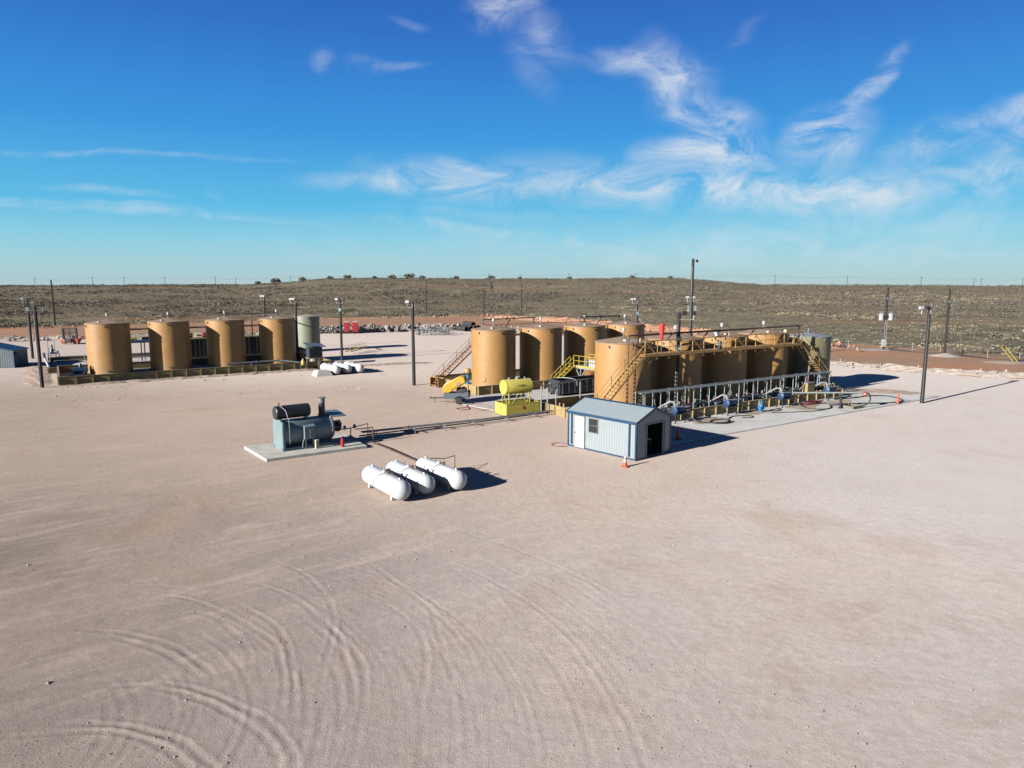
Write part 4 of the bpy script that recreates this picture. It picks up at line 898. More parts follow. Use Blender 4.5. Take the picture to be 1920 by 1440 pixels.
# ------------------------------------------------------------------ poles
def floodlight(par, x, z, face=1, m=M_WHT, yaw=0, drop=.42):
    fl = obj('floodlight', MB().box((x, -.05, z + drop + .1), (.36, .20, .26), rot=(R(-25), 0, yaw)), m, par)
    return fl
def light_pole(label, loc, h=8.3, az=90, lights=((-.45, M_WHT), (.45, M_CHAR)), box=None, conduit=True, r0=.16, group='wooden light poles', armz=None):
    t = thing('light_pole', label, 'pole', loc, az, group)
    obj('pole', MB().tube([(0, 0, -.3), (0, 0, h)], r0, 12, r0 * .78), M_WOOD, t)
    z = (armz or h) - .55
    xs_ = [l[0] for l in lights]
    if xs_:
        lo, hi = min(xs_ + [0]), max(xs_ + [0])
        obj('lamp_arm', MB().tube([(lo, -.12, z + .35), (lo, -.12, z), (hi, -.12, z), (hi, -.12, z + .35)] if hi > lo else [(lo, -.12, z + .35), (lo, -.12, z), (0, -.12, z)], .035, 6), M_WHT, t)
        for x, mm in lights: floodlight(t, x, z, m=mm)
    if conduit: obj('conduit', MB().tube([(-.14, -.13, .1), (-.12, -.13, h - .9)], .022, 6), M_GALV, t)
    if box:
        for z in box: obj('switch_box', MB().box((.02, -.24, z), (.34, .16, .42)), M_TEAL, t)
    return t
light_pole('light pole at far left with one dark and one white lamp, nearer of the pair', (-47.5, 70.4, 0), 8.25, 70, ((-.7, M_CHAR), (.7, M_CHAR)), r0=.17)
light_pole('light pole at far left standing beside the small blue-roofed shed', (-67.0, 97.9, 0), 8.3, 75, ((-.6, M_PALE), (.6, M_CHAR)), r0=.17, box=(6.9,))
light_pole('light pole behind the small white propane tanks', (-23.1, 95.2, 0), 8.3, 100, ((-.5, M_WHT), (.35, M_CHAR)), box=(6.9,))
light_pole('light pole standing alone on the pad left of the middle tank row', (-10.1, 71.9, 0), 8.55, 100, ((-.55, M_WHT),), r0=.17)
light_pole('tall dark light pole in front of the right-hand tanks with two grey switch boxes', (13.35, 56.5, 0), 8.1, 92, ((.45, M_CHAR), (1.15, M_CHAR)), box=(6.0, 5.35), r0=.2)
light_pole('light pole standing alone at the right end of the apron', (36.1, 61.1, 0), 8.35, 75, ((-.95, M_WHT), (-.25, M_CHAR)), r0=.17)
light_pole('light pole rising behind the second ochre tank from the right of the left row', (-39.06, 111.6, 0), 8.4, 90, ((-.45, M_WHT), (-.1, M_WHT)))
light_pole('light pole rising behind the sage green tank', (-29.2, 95.5, 0), 8.3, 90, ((-.65, M_WHT), (-.3, M_WHT)))
light_pole('light pole rising behind the farthest middle row tank', (16.07, 90.8, 0), 8.4, 90, ((-.65, M_WHT), (-.4, M_WHT)), box=(6.6,))
t = light_pole('tallest pole on the site with lamps halfway up and a small dish on top', (22.2, 87.5, 0), 13.4, 90, ((-.55, M_WHT), (.2, M_WHT)), r0=.21, armz=8.7)
obj('antenna_panel', MB().box((-.42, -.2, 7.3), (.22, .14, .75)), M_PALE, t); obj('antenna_panel', MB().box((.42, -.2, 7.3), (.26, .14, .75)), M_PALE, t)
obj('dish', MB().lathe([(.0001, 0), (.16, .03), (.20, .08)], 16, (.42, -.1, 13.1), (.5, -.8, .1)), M_CHAR, t); obj('dish_arm', MB().tube([(.1, 0, 13.1), (.42, -.05, 13.1)], .03, 6), M_CHAR, t)

def utility_pole(label, loc, h=11, az=90, arm=True, group='utility poles beyond the pad', r0=.18, armz=None, thin=False):
    t = thing('utility_pole', label, 'pole', loc, az, group)
    obj('pole', MB().tube([(0, 0, -.3), (0, 0, h)], r0, 8, r0 * .7), M_WOOD, t)
    if arm:
        za = armz or h - 1.6
        obj('crossarm', MB().box((0, -.12, za), (1.6, .1, .12)), M_GALV if not thin else M_WOOD, t)
        for x in (-.7, 0, .7): obj('insulator', MB().lathe([(.06, 0), (.1, .05), (.1, .12), (.05, .18)], 8, (x, -.12, za + .06)), M_INS, t)
    return t
utility_pole('leaning utility pole in the scrub edge at far left', (-111.1, 171.3, 0), 11.2, 90, False, r0=.24)
utility_pole('utility pole with a light crossarm beyond the rubble heap', (-27.1, 224, 0), 11.4, 80)
utility_pole('utility pole with insulators behind the black pipe bundle', (-8.9, 225, 0), 10.6, 80)
utility_pole('utility pole on the red dirt bank behind the second middle row tank', (2.8, 207.3, 0), 10.4, 80)
XP = thing('transformer_pole', 'utility pole carrying two pale grey transformers and a meter box', 'pole', (59.6, 112.5, 0), 85)
obj('pole', MB().tube([(0, 0, -.3), (0, 0, 9.7)], .2, 12, .15), M_WOOD, XP)
obj('crossarm', MB().box((0, -.15, 7.9), (1.3, .1, .12)), M_GALV, XP); obj('crossarm', MB().box((.1, -.15, 6.8), (1.0, .08, .1)), M_WOOD, XP)
for x in (-.8, .8):
    tr = obj('transformer', MB().lathe([(.0001, 0), (.36, .02), (.38, .08), (.38, .95), (.40, .98), (.36, 1.05), (.0001, 1.12)], 20, (x, -.05, 4.55)), M_XF, XP)
    for q in (-.12, .12): obj('bushing', MB().lathe([(.05, 0), (.08, .1), (.04, .3)], 8, (x + q, -.05, 5.62)), M_INS, tr)
    obj('mount', MB().box((x * .5, -.05, 5.1), (.5, .1, .5)), M_CHAR, XP)
for x in (-.6, 0, .6): obj('insulator', MB().lathe([(.06, 0), (.1, .05), (.1, .15), (.05, .2)], 8, (x, -.15, 7.96)), M_INS, XP)
for x in (-.16, .1): obj('conduit', MB().tube([(x, -.2, 1.6), (x, -.2, 4.6)], .05, 6), M_PALE, XP)
obj('meter_box', MB().box((-.22, -.28, .95), (.62, .25, 1.2)), M_XF, XP)
utility_pole('utility pole with guy wires at right, in a mound of pale caliche', (62.7, 101.6, 0), 9.6, 85, True, r0=.19, armz=7.7, group='utility poles beyond the pad')
M_WIRE = mat('wire', (.25, .25, .25), .5, metal=.5)
mb = MB().tube([(62.8, 101.7, 9.3), (72, 104.5, 0)], .02, 4).tube([(62.8, 101.7, 7.4), (70, 104, 0)], .02, 4); tag(obj('guy_wire', mb, M_WIRE), 'thin guy wires slanting from the right-hand utility pole to the scrub', 'wire')
t = thing('guy_guard', 'pair of leaning yellow guy wire guards in the red dirt at far right', 'guard', (66.6, 92.8, 0), 90)
for q in (0, .55): obj('guard_tube', MB().tube([(q, 0, 0), (q - 1.6, .4, 2.1)], .05, 6), M_SYEL, t)

# far pole line on the horizon
HP = [(-470, 15.0), (-413, 16.1), (-382, 16.1), (-342, 16.1), (-292, 16.1), (-272, 15.5), (-218, 17.1), (-165, 17.6), (-110, 17.8), (-23, 19.4), (9, 18.6), (56, 19.3), (122, 19.8), (259, 17.7), (330, 17.1), (403, 16.1), (455, 15.0), (462, 15.0), (503, 15.0)]
names_h = ['first', 'second', 'third', 'fourth', 'fifth', 'sixth', 'seventh', 'eighth', 'ninth', 'tenth', 'eleventh', 'twelfth', 'thirteenth', 'fourteenth', 'fifteenth', 'sixteenth', 'seventeenth', 'eighteenth', 'nineteenth']
for (x, zt), nm in zip(HP, names_h):
    x *= 1; y = 700; gz = float(hill(np.array([[x]], float), np.array([[y]], float))[0, 0])
    t = thing('utility_pole', nm + ' distant power pole from the left along the horizon line', 'pole', (x, y, gz), 90, 'power poles along the horizon')
    obj('pole', MB().tube([(0, 0, -.5), (0, 0, zt + .6 - gz)], .22, 6, .16), M_WOOD, t); obj('crossarm', MB().box((0, -.2, zt - gz - .3), (2.4, .14, .14)), M_WOOD, t)
mb = MB()
for dz in (0, -.7):
    for (x0, z0), (x1, z1) in zip(HP, HP[1:]):
        if x1 - x0 < 12 or x1 - x0 > 100: 
            pass
        mb.tube([(x0 + (x1 - x0) * q / 6, 700, z0 + (z1 - z0) * q / 6 - .2 + dz - 1.4 * (1 - (2 * q / 6 - 1) ** 2)) for q in range(7)], .035, 3, caps=False)
tag(obj('power_line', mb, M_WIRE), 'thin overhead power wires strung along the horizon poles', 'wire')

# fence with silt cloth along the scrub at right
t = thing('wire_fence', 'low wire fence with dark cloth along the scrub edge at right', 'fence', (0, 0, 0), 90)
FP = [(44.5, 131), (50, 122), (54.8, 114.2), (59.2, 110.3), (63.4, 104.0), (66.3, 97.6), (68.3, 94.5), (71, 88.5), (80, 80), (92, 72)]
obj('top_wire', MB().tube([(x, y, 1.1) for x, y in FP], .012, 4), M_WIRE, t); obj('bottom_wire', MB().tube([(x, y, .6) for x, y in FP], .012, 4), M_WIRE, t)
fp = lerp_path(FP, .8, 0); mb = MB()
for a, b_ in zip(fp, fp[1:]):
    h = .16 + .10 * math.sin(a[0] * 1.3) + .08 * random.random()
    mb.add([(*a, 0), (*b_, 0), (*b_, h), (*a, h), (a[0] + .25, a[1] + .25, 0), (b_[0] + .25, b_[1] + .25, 0)], [(0, 1, 2, 3), (3, 2, 5, 4)])
obj('silt_cloth', mb, M_CHAR, t, smooth=False)
for i, (x, y) in enumerate(lerp_path(FP, 3.5, .1)): obj('fence_post', MB().tube([(x, y, -.1), (x + .05 * math.sin(i), y, 1.25)], .035, 5), M_WOODL if i % 3 else M_CHAR, t)
solo('marker_post', MB().tube([(0, 0, 0), (0, 0, 1.5)], .08, 8), M_BLUEP, 'short blue pipeline marker post in the red dirt beside the fence', 'post', (54.33, 114.9, 0))
solo('stake', MB().bar((0, 0, 0), (.15, 0, 1.35), .07), M_WOODL, 'crooked pale wooden stake in the scrub edge at far right', 'post', (68.6, 93.6, 0))
def mound(label, loc, r_, h):
    mb = MB(); n = 18; prof = [(r_, -.03), (r_ * .8, h * .25), (r_ * .45, h * .6), (r_ * .2, h * .9), (.0001, h)]
    mb.lathe(prof, n); mb.v = [(x * (1 + .25 * math.sin(3 * math.atan2(y, x)) + random.uniform(-.06, .06)), y * .7, z) for x, y, z in mb.v]
    o = obj('caliche_mound', mb, M_PALEB); o.location = (*loc, 0); tag(o, label, 'mound', 'mounds of pale caliche')
mound('small pale caliche mound at the foot of the guyed utility pole', (62.6, 101.0), 2.3, .45)
mound('flat pale caliche patch left of the transformer pole', (57.6, 110.8), 2.6, .12); mound('pale caliche patch under the yellow guy guards', (65.6, 92.9), 2.8, .14); mound('pale caliche at the foot of the far left leaning pole', (-109.5, 170), 3, .3)
mound('pale caliche at the foot of the pole beyond the rubble', (-27, 223), 2.5, .3)

# ------------------------------------------------------------------ propane tanks
def propane(label, c, az, L=4.4, r=.49, group='white propane tanks near the camera', pipe=True):
    t = thing('propane_tank', label, 'tank', (*c, 0), az, group); h = L / 2 - r
    prof = [(r * math.sin(q), -h - r * .92 * math.cos(q)) for q in [i * math.pi / 2 / 9 + .0001 for i in range(10)]]
    prof += [(r * math.cos(q), h + r * .92 * math.sin(q)) for q in [i * math.pi / 2 / 9 - (0.0001 if i == 9 else 0) for i in range(10)]]
    sh = obj('shell', MB().lathe(prof, 36, (0, 0, r + .08), (1, 0, 0)), M_WHITE, t)
    for x in (-h * .75, h * .75):
        for y in (-.3, .3): obj('foot', MB().box((x, y, .14), (.16, .09, .22)), M_WHITE, t)
    top = 2 * r + .08
    obj('valve_dome', MB().lathe([(.13, -.03), (.13, .06), (.08, .10), (.0001, .11)], 16, (-.15, 0, top)), M_WHITE, t)
    obj('relief_valve', MB().lathe([(.03, -.02), (.03, .10), (.05, .11), (.05, .16)], 10, (-.55, 0, top)), M_PALE, t)
    obj('liquid_valve', MB().lathe([(.05, -.02), (.05, .12), (.08, .13), (.08, .17)], 10, (.35, 0, top)), M_BROWNP, t)
    for x in (-h * .9, h * .9): obj('lifting_eye', MB().box((x, 0, top + .03), (.14, .03, .10)), M_WHITE, t)
    if pipe: obj('hose', MB().tube(catv([(.35, 0, top + .15), (.2, -.3, top + .02), (.15, -.62, .9), (.15, -.8, .5)]), .016, 6), M_DARK, t)
    return t
p1 = propane('leftmost of the three white propane tanks nearest the camera', (-6.33, 34.18), 144.3)
dup(p1, (-5.27, 35.18), 144.4, 'middle one of the three white propane tanks nearest the camera')
dup(p1, (-3.76, 35.91), 143.4, 'rightmost of the three near white propane tanks, beside a thin pipe post')
p1 = propane('leftmost small white propane tank, behind the pale concrete block', (-21.2, 81.5), 142, group='white propane tanks behind the concrete block')
dup(p1, (-20.1, 82.5), 143, 'middle small white propane tank beside the left-hand wall')
dup(p1, (-18.85, 83.0), 141, 'rightmost small white propane tank in front of the pole')
pipe_thing('thin rusty gas pipe on a post behind the near propane tanks', [[(-3.23, 38.73, 0), (-3.23, 38.73, .8)], [(-3.23, 38.73, .8), (-3.7, 37.9, .84), (-4.4, 37.0, 1.08)]], m=M_BROWNP, r=.022, name='gas_pipe')
pipe_thing('long dark gas pipe lying from the grey heater to the near propane tanks', [[(-9.1, 45.2, .06), (-8.0, 43.7, .08), (-5.6, 40.4, .06), (-4.6, 38.9, .06)]], m=M_BROWNP, r=.055, name='gas_pipe')

# ------------------------------------------------------------------ heater on slab
HL, HA = (-14.0, 43.05), 52
slab('heater_slab', [(-17.05, 43.78), (-14.48, 40.45), (-9.27, 43.95), (-10.6, 46.0), (-11.6, 47.6)], .15, M_CONCS, kind=None, label='pale concrete slab under the grey heater', cat='slab')
t = thing('line_heater', 'blue-grey horizontal heater with a black upper drum and exhaust stack', 'heater', (-14.55, 43.0, .15), HA)
# local x: along body (52 deg), local y: back-left
W = 1.5
obj('skid', MB().box((1.75, -W / 2, .08), (3.7, .12, .16)).box((1.75, W / 2, .08), (3.7, .12, .16)), M_TEAL, t)
obj('end_plate', MB().add([(-.06, -W / 2 - .06, 0), (.02, -W / 2 - .06, 0), (.02, W / 2 + .06, 0), (-.06, W / 2 + .06, 0), (-.06, -W / 2 - .06, 1.72), (.02, -W / 2 - .06, 1.72), (.02, W / 2 + .06, 1.72), (-.06, W / 2 + .06, 1.72), (-.06, -W / 2 + .25, 1.9), (.02, -W / 2 + .25, 1.9), (.02, W / 2 - .25, 1.9), (-.06, W / 2 - .25, 1.9)],
    [(0, 1, 2, 3), (0, 4, 5, 1), (2, 6, 7, 3), (4, 8, 9, 5), (6, 10, 11, 7), (8, 11, 10, 9), (0, 3, 7, 11, 8, 4), (1, 5, 9, 10, 6, 2)]), M_TEAL, t)
obj('end_frame', MB().box((.03, -W / 2 - .06, .9), (.14, .10, 1.8)).box((.03, W / 2 + .06, .9), (.14, .10, 1.8)), M_TEAL, t)
obj('shell', MB().lathe([(.80, 0), (.80, 3.3), (.76, 3.36), (.0001, 3.36)], 40, (.03, 0, 1.02), (1, 0, 0)), M_TEAL, t)
obj('shell_ring', MB().lathe([(.85, 0), (.85, .07)], 40, (3.2, 0, 1.02), (1, 0, 0)), M_PALE, t)
dr = obj('expansion_drum', MB().lathe([(.0001, 0), (.38, .01), (.42, .05), (.42, 2.15), (.38, 2.2), (.0001, 2.21)], 32, (-.2, .05, 2.3), (1, 0, 0)), M_CHAR, t)
for x in (.1, 1.8): obj('drum_saddle', MB().box((x, .05, 1.82), (.12, .5, .3)), M_TEAL, t)
obj('drum_fitting', MB().tube([(.1, .05, 2.7), (.1, .05, 2.9)], .05, 8), M_BROWNP, dr)
st = obj('exhaust_stack', MB().tube([(2.9, .1, 1.65), (2.9, .1, 2.75)], .21, 20), M_CHAR, t)
obj('stack_collar', MB().lathe([(.21, 0), (.215, .30), (.29, .31), (.29, .36), (.2, .37)], 20, (2.9, .1, 2.62)), mat('heat_worn_steel', (.20, .22, .20), .6, var=.3), st)
obj('stack_flange', MB().lathe([(.27, 0), (.27, .04)], 20, (2.9, .1, 1.85)), M_CHAR, st)
obj('burner_hood', MB().box((3.75, .15, 1.84), (1.05, 1.5, .05), rot=(R(7), R(3), 0)), M_TEAL, t)
bu = obj('burner', MB().tube([(3.4, -.1, .98), (3.85, -.1, .98)], .30, 18).lathe([(.34, 0), (.34, .12)], 18, (3.8, -.1, .98), (1, 0, 0)), M_CHAR, t)
obj('air_duct', MB().tube([(3.5, -.2, 1.35), (3.95, -.2, 1.38), (4.05, -.2, 1.2), (4.05, -.15, .8)], .06, 8), M_BROWNP, t)
obj('fuel_train', MB().tube([(3.9, -.1, .75), (4.7, -.25, .78), (5.9, -.35, .95), (5.9, -.35, .0)], .035, 8).tube([(4.7, -.25, .78), (4.7, -.25, .05)], .035, 6), M_BROWNP, t)
for x in (4.3, 5.0): obj('fuel_valve', MB().lathe([(.05, -.12), (.11, -.06), (.11, .08), (.05, .16)], 10, (x, -.22, .84)), M_GALV, t)
cb = obj('control_cabinet', MB().box((1.55, -1.0, 1.05), (.62, .22, .78)), M_TEAL, t); obj('control_panel', MB().box((1.72, -1.14, 1.1), (.30, .06, .26)).box((1.72, -1.14, .8), (.30, .06, .22)), M_GALV, cb)
obj('cabinet_shade', MB().box((1.55, -1.05, 1.48), (.7, .4, .03), rot=(R(10), 0, 0)), M_TEAL, t)
for x in (1.35, 1.8): obj('cabinet_post', MB().box((x, -1.0, .33), (.07, .07, .66)), M_TEAL, t)
obj('sight_pipe', MB().tube([(.1, -.1, 2.76), (.3, -.5, 2.5), (.35, -.9, 1.9), (.35, -.95, .45)], .018, 6), M_PALE, t)
obj('conduit', MB().tube(catv([(1.3, -1.0, .75), (1.15, -1.02, .5), (1.1, -1.02, .12)]), .03, 6), M_PALE, t)
obj('drip_pipe', MB().tube([(2.3, -.75, .12), (4.4, -.85, .12)], .03, 6).tube([(2.3, -.65, .16), (4.3, -.7, .16)], .03, 6), M_GALV, t)
t = thing('bollard', 'short square beige post on the heater slab', 'post', (-12.25, 43.2, .15), 52); obj('post', MB().box((0, 0, .26), (.2, .2, .52)), mat('beige_post', (.47, .45, .33), .7), t); obj('cap', MB().box((0, 0, .535), (.22, .22, .03)), M_CONCS, t)
t = thing('fire_extinguisher', 'red fire extinguisher standing on the heater slab', 'extinguisher', (-10.75, 43.65, .15), 40)
obj('cylinder', MB().lathe([(.0001, 0), (.11, .01), (.12, .05), (.12, .46), (.06, .54), (.03, .56)], 16), M_RED, t); obj('valve_head', MB().box((0, 0, .60), (.05, .05, .08)).box((.06, 0, .64), (.16, .03, .03)), M_CHAR, t); obj('hose', MB().tube(catv([(.04, 0, .6), (.15, 0, .5), (.14, 0, .2)]), .012, 6), M_RUB, t)
# ground pipe rack from heater to tanks
t = thing('low_pipe_rack', 'low run of grey pipes on short stands from the heater to the tank yard', 'pipe rack', (0, 0, 0), 90)
LP = [(-10.1, 46.4, .5), (-7.6, 48.2, .42), (-2.15, 51.6, .36), (2.5, 55.0, .32), (3.6, 55.8, .3)]
for k in (-.16, .08): obj('pipe_run', MB().tube([(x + k * .6, y - k * .8, z) for x, y, z in LP], .05, 8), M_GALV if k < 0 else M_PALE, t)
obj('pipe_run', MB().tube([(x - .26, y + .32, z * .35) for x, y, z in LP], .05, 8), M_DARK, t)
for (x, y, z) in [(-9.4, 46.75, .45), (-7.0, 48.4, .4), (-5.0, 49.65, .38), (-3.0, 50.9, .36), (-.6, 52.65, .34), (1.6, 54.2, .32)]:
    obj('stand', MB().bar((x - .3, y + .35, 0), (x - .3, y + .35, z + .1), .05).bar((x + .25, y - .3, 0), (x + .25, y - .3, z + .1), .05).bar((x - .32, y + .38, z - .07), (x + .28, y - .33, z - .07), .05), M_GALV, t)
obj('riser', MB().tube([(-9.2, 45.6, 0), (-9.2, 45.6, 1.0), (-10.2, 45.0, 1.0)], .04, 8), M_BROWNP, t)
# goal-post pipes at corner of front right wall
t = pipe_thing('grey pipe arch stepping over the lane beside the black dumpster', [[(2.35, 55.9, 0), (2.35, 55.9, 2.2), P3(oB, -5.8, -3.2, 2.2), P3(oB, -2.0, -3.8, 2.25), P3(oB, 0, -4.3, 2.25)], [(2.85, 55.8, 0), (2.85, 55.8, 2.15)]], [[P3(oB, -4.2, -3.4, 0), P3(oB, -4.2, -3.4, 2.2)], [P3(oB, -1.2, -4.0, 0), P3(oB, -1.2, -4.0, 2.2)]], m=M_PALE, r=.055, name='pipe_arch')
obj('pipe_run', MB().tube([(3.8, 55.2, 0), (3.8, 55.2, 1.0)], .06, 8).tube([(4.1, 54.9, 0), (4.1, 54.9, 1.0)], .06, 8), M_WALL, t)

# ------------------------------------------------------------------ yellow fuel tank in its basin
t = thing('fuel_tank', 'bright yellow cylinder fuel tank on legs standing in a yellow steel basin', 'tank', (-.42, 54.48, .06), 60)
BL, BW, BH = 3.05, 1.85, .9
for nm, c, sz in (('front', (BL / 2, 0, BH / 2), (BL, .05, BH)), ('back', (BL / 2, BW, BH / 2), (BL, .05, BH)), ('left', (0, BW / 2, BH / 2), (.05, BW - .06, BH)), ('right', (BL, BW / 2, BH / 2), (.05, BW - .06, BH))):
    obj('basin_wall', MB().box(c, sz), M_BYEL, t)
obj('basin_floor', MB().box((BL / 2, BW / 2, .04), (BL - .06, BW - .06, .05)), M_CHAR, t)
obj('basin_rim', MB().box((BL / 2, 0, BH + .01), (BL + .08, .09, .03)).box((BL / 2, BW, BH + .01), (BL + .08, .09, .03)).box((0, BW / 2, BH + .013), (.09, BW, .03)).box((BL, BW / 2, BH + .013), (.09, BW, .03)), M_BYEL, t)
obj('skid', MB().box((BL / 2, .3, -.03), (BL - .4, .12, .08)).box((BL / 2, BW - .3, -.03), (BL - .4, .12, .08)), M_BLK, t)
cy = BW / 2; cz = 2.16; rr = .60
sh = obj('tank_shell', MB().lathe([(.0001, 0), (rr - .02, .0), (rr, .03), (rr, 2.42), (rr - .03, 2.46), (.0001, 2.5)], 40, (.2, cy, cz), (1, 0, 0)), M_BYEL, t)
for x in (.32, .98, 1.65, 2.3): obj('weld_band', MB().lathe([(rr + .004, 0), (rr + .004, .03)], 40, (x, cy, cz), (1, 0, 0)), M_BYEL, sh)
for x in (.45, 2.35):
    for s in (-1, 1): obj('leg', MB().bar((x, cy + s * .45, cz - .42), (x, cy + s * .68, .06), .07), M_BYEL, t)
for s in (-1, 1):
    obj('brace', MB().bar((.45, cy + s * .6, .55), (1.4, cy + s * .45, cz - .5), .045), M_BYEL, t); obj('brace', MB().bar((2.35, cy + s * .6, .55), (1.4, cy + s * .45, cz - .5), .045), M_BYEL, t)
obj('brace', MB().bar((.45, cy - .6, .4), (.45, cy + .45, cz - .55), .04).bar((2.35, cy - .6, .4), (2.35, cy + .45, cz - .55), .04), M_BYEL, t)
obj('discharge_pipe', MB().tube([(2.55, cy - .1, cz - rr), (2.6, cy - .2, 1.2), (2.85, cy - .5, BH + .1)], .02, 6), M_BLK, t)
for x, r_ in ((.75, .09), (1.5, .13), (2.2, .05)): obj('filler_cap', MB().lathe([(r_, 0), (r_, .10), (r_ * 1.25, .11), (r_ * 1.25, .15)], 12, (x, cy, cz + rr - .01)), M_PALE, t)
def text_obj(name, body, size, loc, rot, m, parent, ext=.003):
    cu = bpy.data.curves.new(name, 'FONT'); cu.body = body; cu.size = size; cu.extrude = ext; cu.align_x = 'CENTER'; cu.align_y = 'CENTER'
    o = bpy.data.objects.new(name, cu); COL.objects.link(o); dg = bpy.context.evaluated_depsgraph_get(); me = bpy.data.meshes.new_from_object(o.evaluated_get(dg)); bpy.data.objects.remove(o)
    me.materials.clear(); me.materials.append(m); q = bpy.data.objects.new(name, me); COL.objects.link(q); q.parent = parent; q.location = loc; q.rotation_euler = rot; return q
text_obj('lettering', 'PYON', .24, (1.55, cy - rr - .012, cz + .12), (R(90), 0, 0), M_CHAR, sh)
for x, y, rz_, in ((1.55, -.032, 0), (-.032, .95, -90)):
    mb = MB().lathe([(.15, 0), (.15, .012), (.0001, .013)], 4, (0, 0, 0)); o = obj('hazard_diamond', mb, M_RED if rz_ == 0 else M_PINK, t); o.location = (x, y, .55); o.rotation_euler = (R(90), 0, R(rz_))

# ------------------------------------------------------------------ compressor trailer
t = thing('compressor_trailer', 'small towable compressor with raised yellow hood and single axle', 'trailer', (-4.95, 61.0, 0), 97)
# local x runs to the rear (right in photo), hitch towards -x, width along y
obj('lower_body', MB().prism([(-.95, .42), (-.95, .95), (.75, .95), (1.15, 1.15), (1.25, .95), (1.2, .5), (.9, .42)], -.55, .55), M_TEAL if False else mat('trailer_grey', (.085, .10, .12), .45, var=.15), t)
obj('engine', MB().box((.55, 0, 1.12), (.8, .7, .42)).tube([(.3, -.2, 1.3), (.3, .2, 1.3)], .13, 10).lathe([(.26, 0), (.26, .2)], 16, (.75, -.2, 1.22), (0, 1, 0)), M_BLK, t)
hd = obj('hood', MB().prism([(-1.02, .95), (-1.02, 1.50), (-.78, 1.80), (.50, 2.44), (.86, 2.40), (1.0, 2.0), (.95, 1.82), (-.45, .98)], -.6, .6), M_CYEL, t)
bv = hd.modifiers.new('bevel', 'BEVEL'); bv.width = .07; bv.segments = 3
o = obj('decal', MB().box((0, 0, 0), (.42, .006, .26)), M_PINK, hd); o.location = (.35, -.605, 1.78); o.rotation_euler = (0, R(-27), 0)
obj('hood_rail', MB().bar((-.3, -.62, 1.28), (.9, -.62, 1.88), .02), M_BLK, hd)
obj('drawbar', MB().bar((-.9, 0, .45), (-2.25, 0, .40), .09), M_BLK, t); obj('hitch', MB().tube([(-2.25, 0, .36), (-2.25, 0, .52)], .06, 8), M_BLK, t)
obj('jack', MB().tube([(-1.9, .0, .0), (-1.9, .0, .5)], .03, 6), M_BROWNP, t); obj('front_leg', MB().box((-.92, -.4, .22), (.07, .07, .44)), M_PALE, t)
for s in (-1, 1):
    wh = obj('wheel', MB().lathe([(.12, -.1), (.27, -.1), (.31, -.07), (.31, .07), (.27, .1), (.12, .1)], 28, (.42, s * .68, .31), (0, 1, 0)), M_RUB, t)
    obj('rim', MB().lathe([(.0001, -.075), (.06, -.08), (.17, -.06), (.19, -.09), (.19, .09), (.17, .06), (.0001, .07)], 20, (.42, s * .68, .31), (0, 1, 0)), M_PALE, wh)
    fe = MB(); 
    pr = [(.42 + .42 * math.cos(q), .33 + .40 * math.sin(q)) for q in [math.pi * k / 10 for k in range(11)]]
    for (x0, z0), (x1, z1) in zip(pr, pr[1:]): fe.add([(x0, s * .56, z0), (x1, s * .56, z1), (x1, s * .80, z1), (x0, s * .80, z0)], [(0, 1, 2, 3)])
    obj('fender', fe, M_TEAL, t)
obj('axle', MB().tube([(.42, -.6, .31), (.42, .6, .31)], .035, 8), M_BLK, t)

# ------------------------------------------------------------------ roll-off dumpster
t = thing('dumpster', 'long open black roll-off dumpster with ribbed sides in the lane', 'dumpster', (4.4, 64.37, .05), 57)
# local x: along length (az 57 -> right), local y back-left
DL, DW, DHH = 6.4, 1.75, 1.35
mb = MB()
b0 = .16
obj('side_wall', MB().box((DL / 2, 0, (DHH + b0) / 2), (DL, .05, DHH - b0)), M_DUMP, t); obj('side_wall', MB().box((DL / 2, DW, (DHH + b0) / 2), (DL, .05, DHH - b0)), M_DUMP, t)
obj('end_wall', MB().box((0, DW / 2, (DHH + b0) / 2), (.05, DW - .05, DHH - b0)), M_DUMP, t); obj('end_wall', MB().box((DL, DW / 2, (DHH + b0) / 2), (.05, DW - .05, DHH - b0)), M_DUMP, t)
obj('floor', MB().box((DL / 2, DW / 2, b0 + .03), (DL, DW - .06, .05)), M_BLK, t)
obj('top_rim', MB().box((DL / 2, 0, DHH + .04), (DL + .16, .12, .10)).box((DL / 2, DW, DHH + .04), (DL + .16, .12, .10)).box((0, DW / 2, DHH + .043), (.12, DW, .10)).box((DL, DW / 2, DHH + .043), (.12, DW, .10)), M_DUMP, t)
for i in range(9): obj('side_rib', MB().box((.35 + i * .72, -.065, (DHH + b0) / 2), (.10, .08, DHH - b0 - .04)), M_DUMP, t)
for y in (.15, .6, 1.15, 1.6): obj('end_rib', MB().box((-.065, y, (DHH + b0) / 2), (.08, .10, DHH - b0 - .04)), M_DUMP, t)
obj('hook_plate', MB().box((-.12, DW / 2, .45), (.12, .34, .5)), M_BLK, t)
for y in (.3, DW - .3): obj('skid_rail', MB().box((DL / 2, y, .08), (DL, .10, .15)), M_BLK, t)
for i, (y, z) in enumerate(((.35, 1.05), (.8, 1.0), (1.4, 1.05), (.25, .55))): obj('sticker', MB().box((-.115, y, z), (.01, .12, .08)), M_WHT, t)
hose('suction_hose', 'pale hose looped over the open top of the black dumpster', [(4.0, 66.3, 1.35), (4.6, 66.2, 1.52), (5.6, 65.7, 1.5), (6.0, 65.1, 1.4), (6.1, 65.0, .9)], .03, M_PALE, group='hoses on the dumpster')

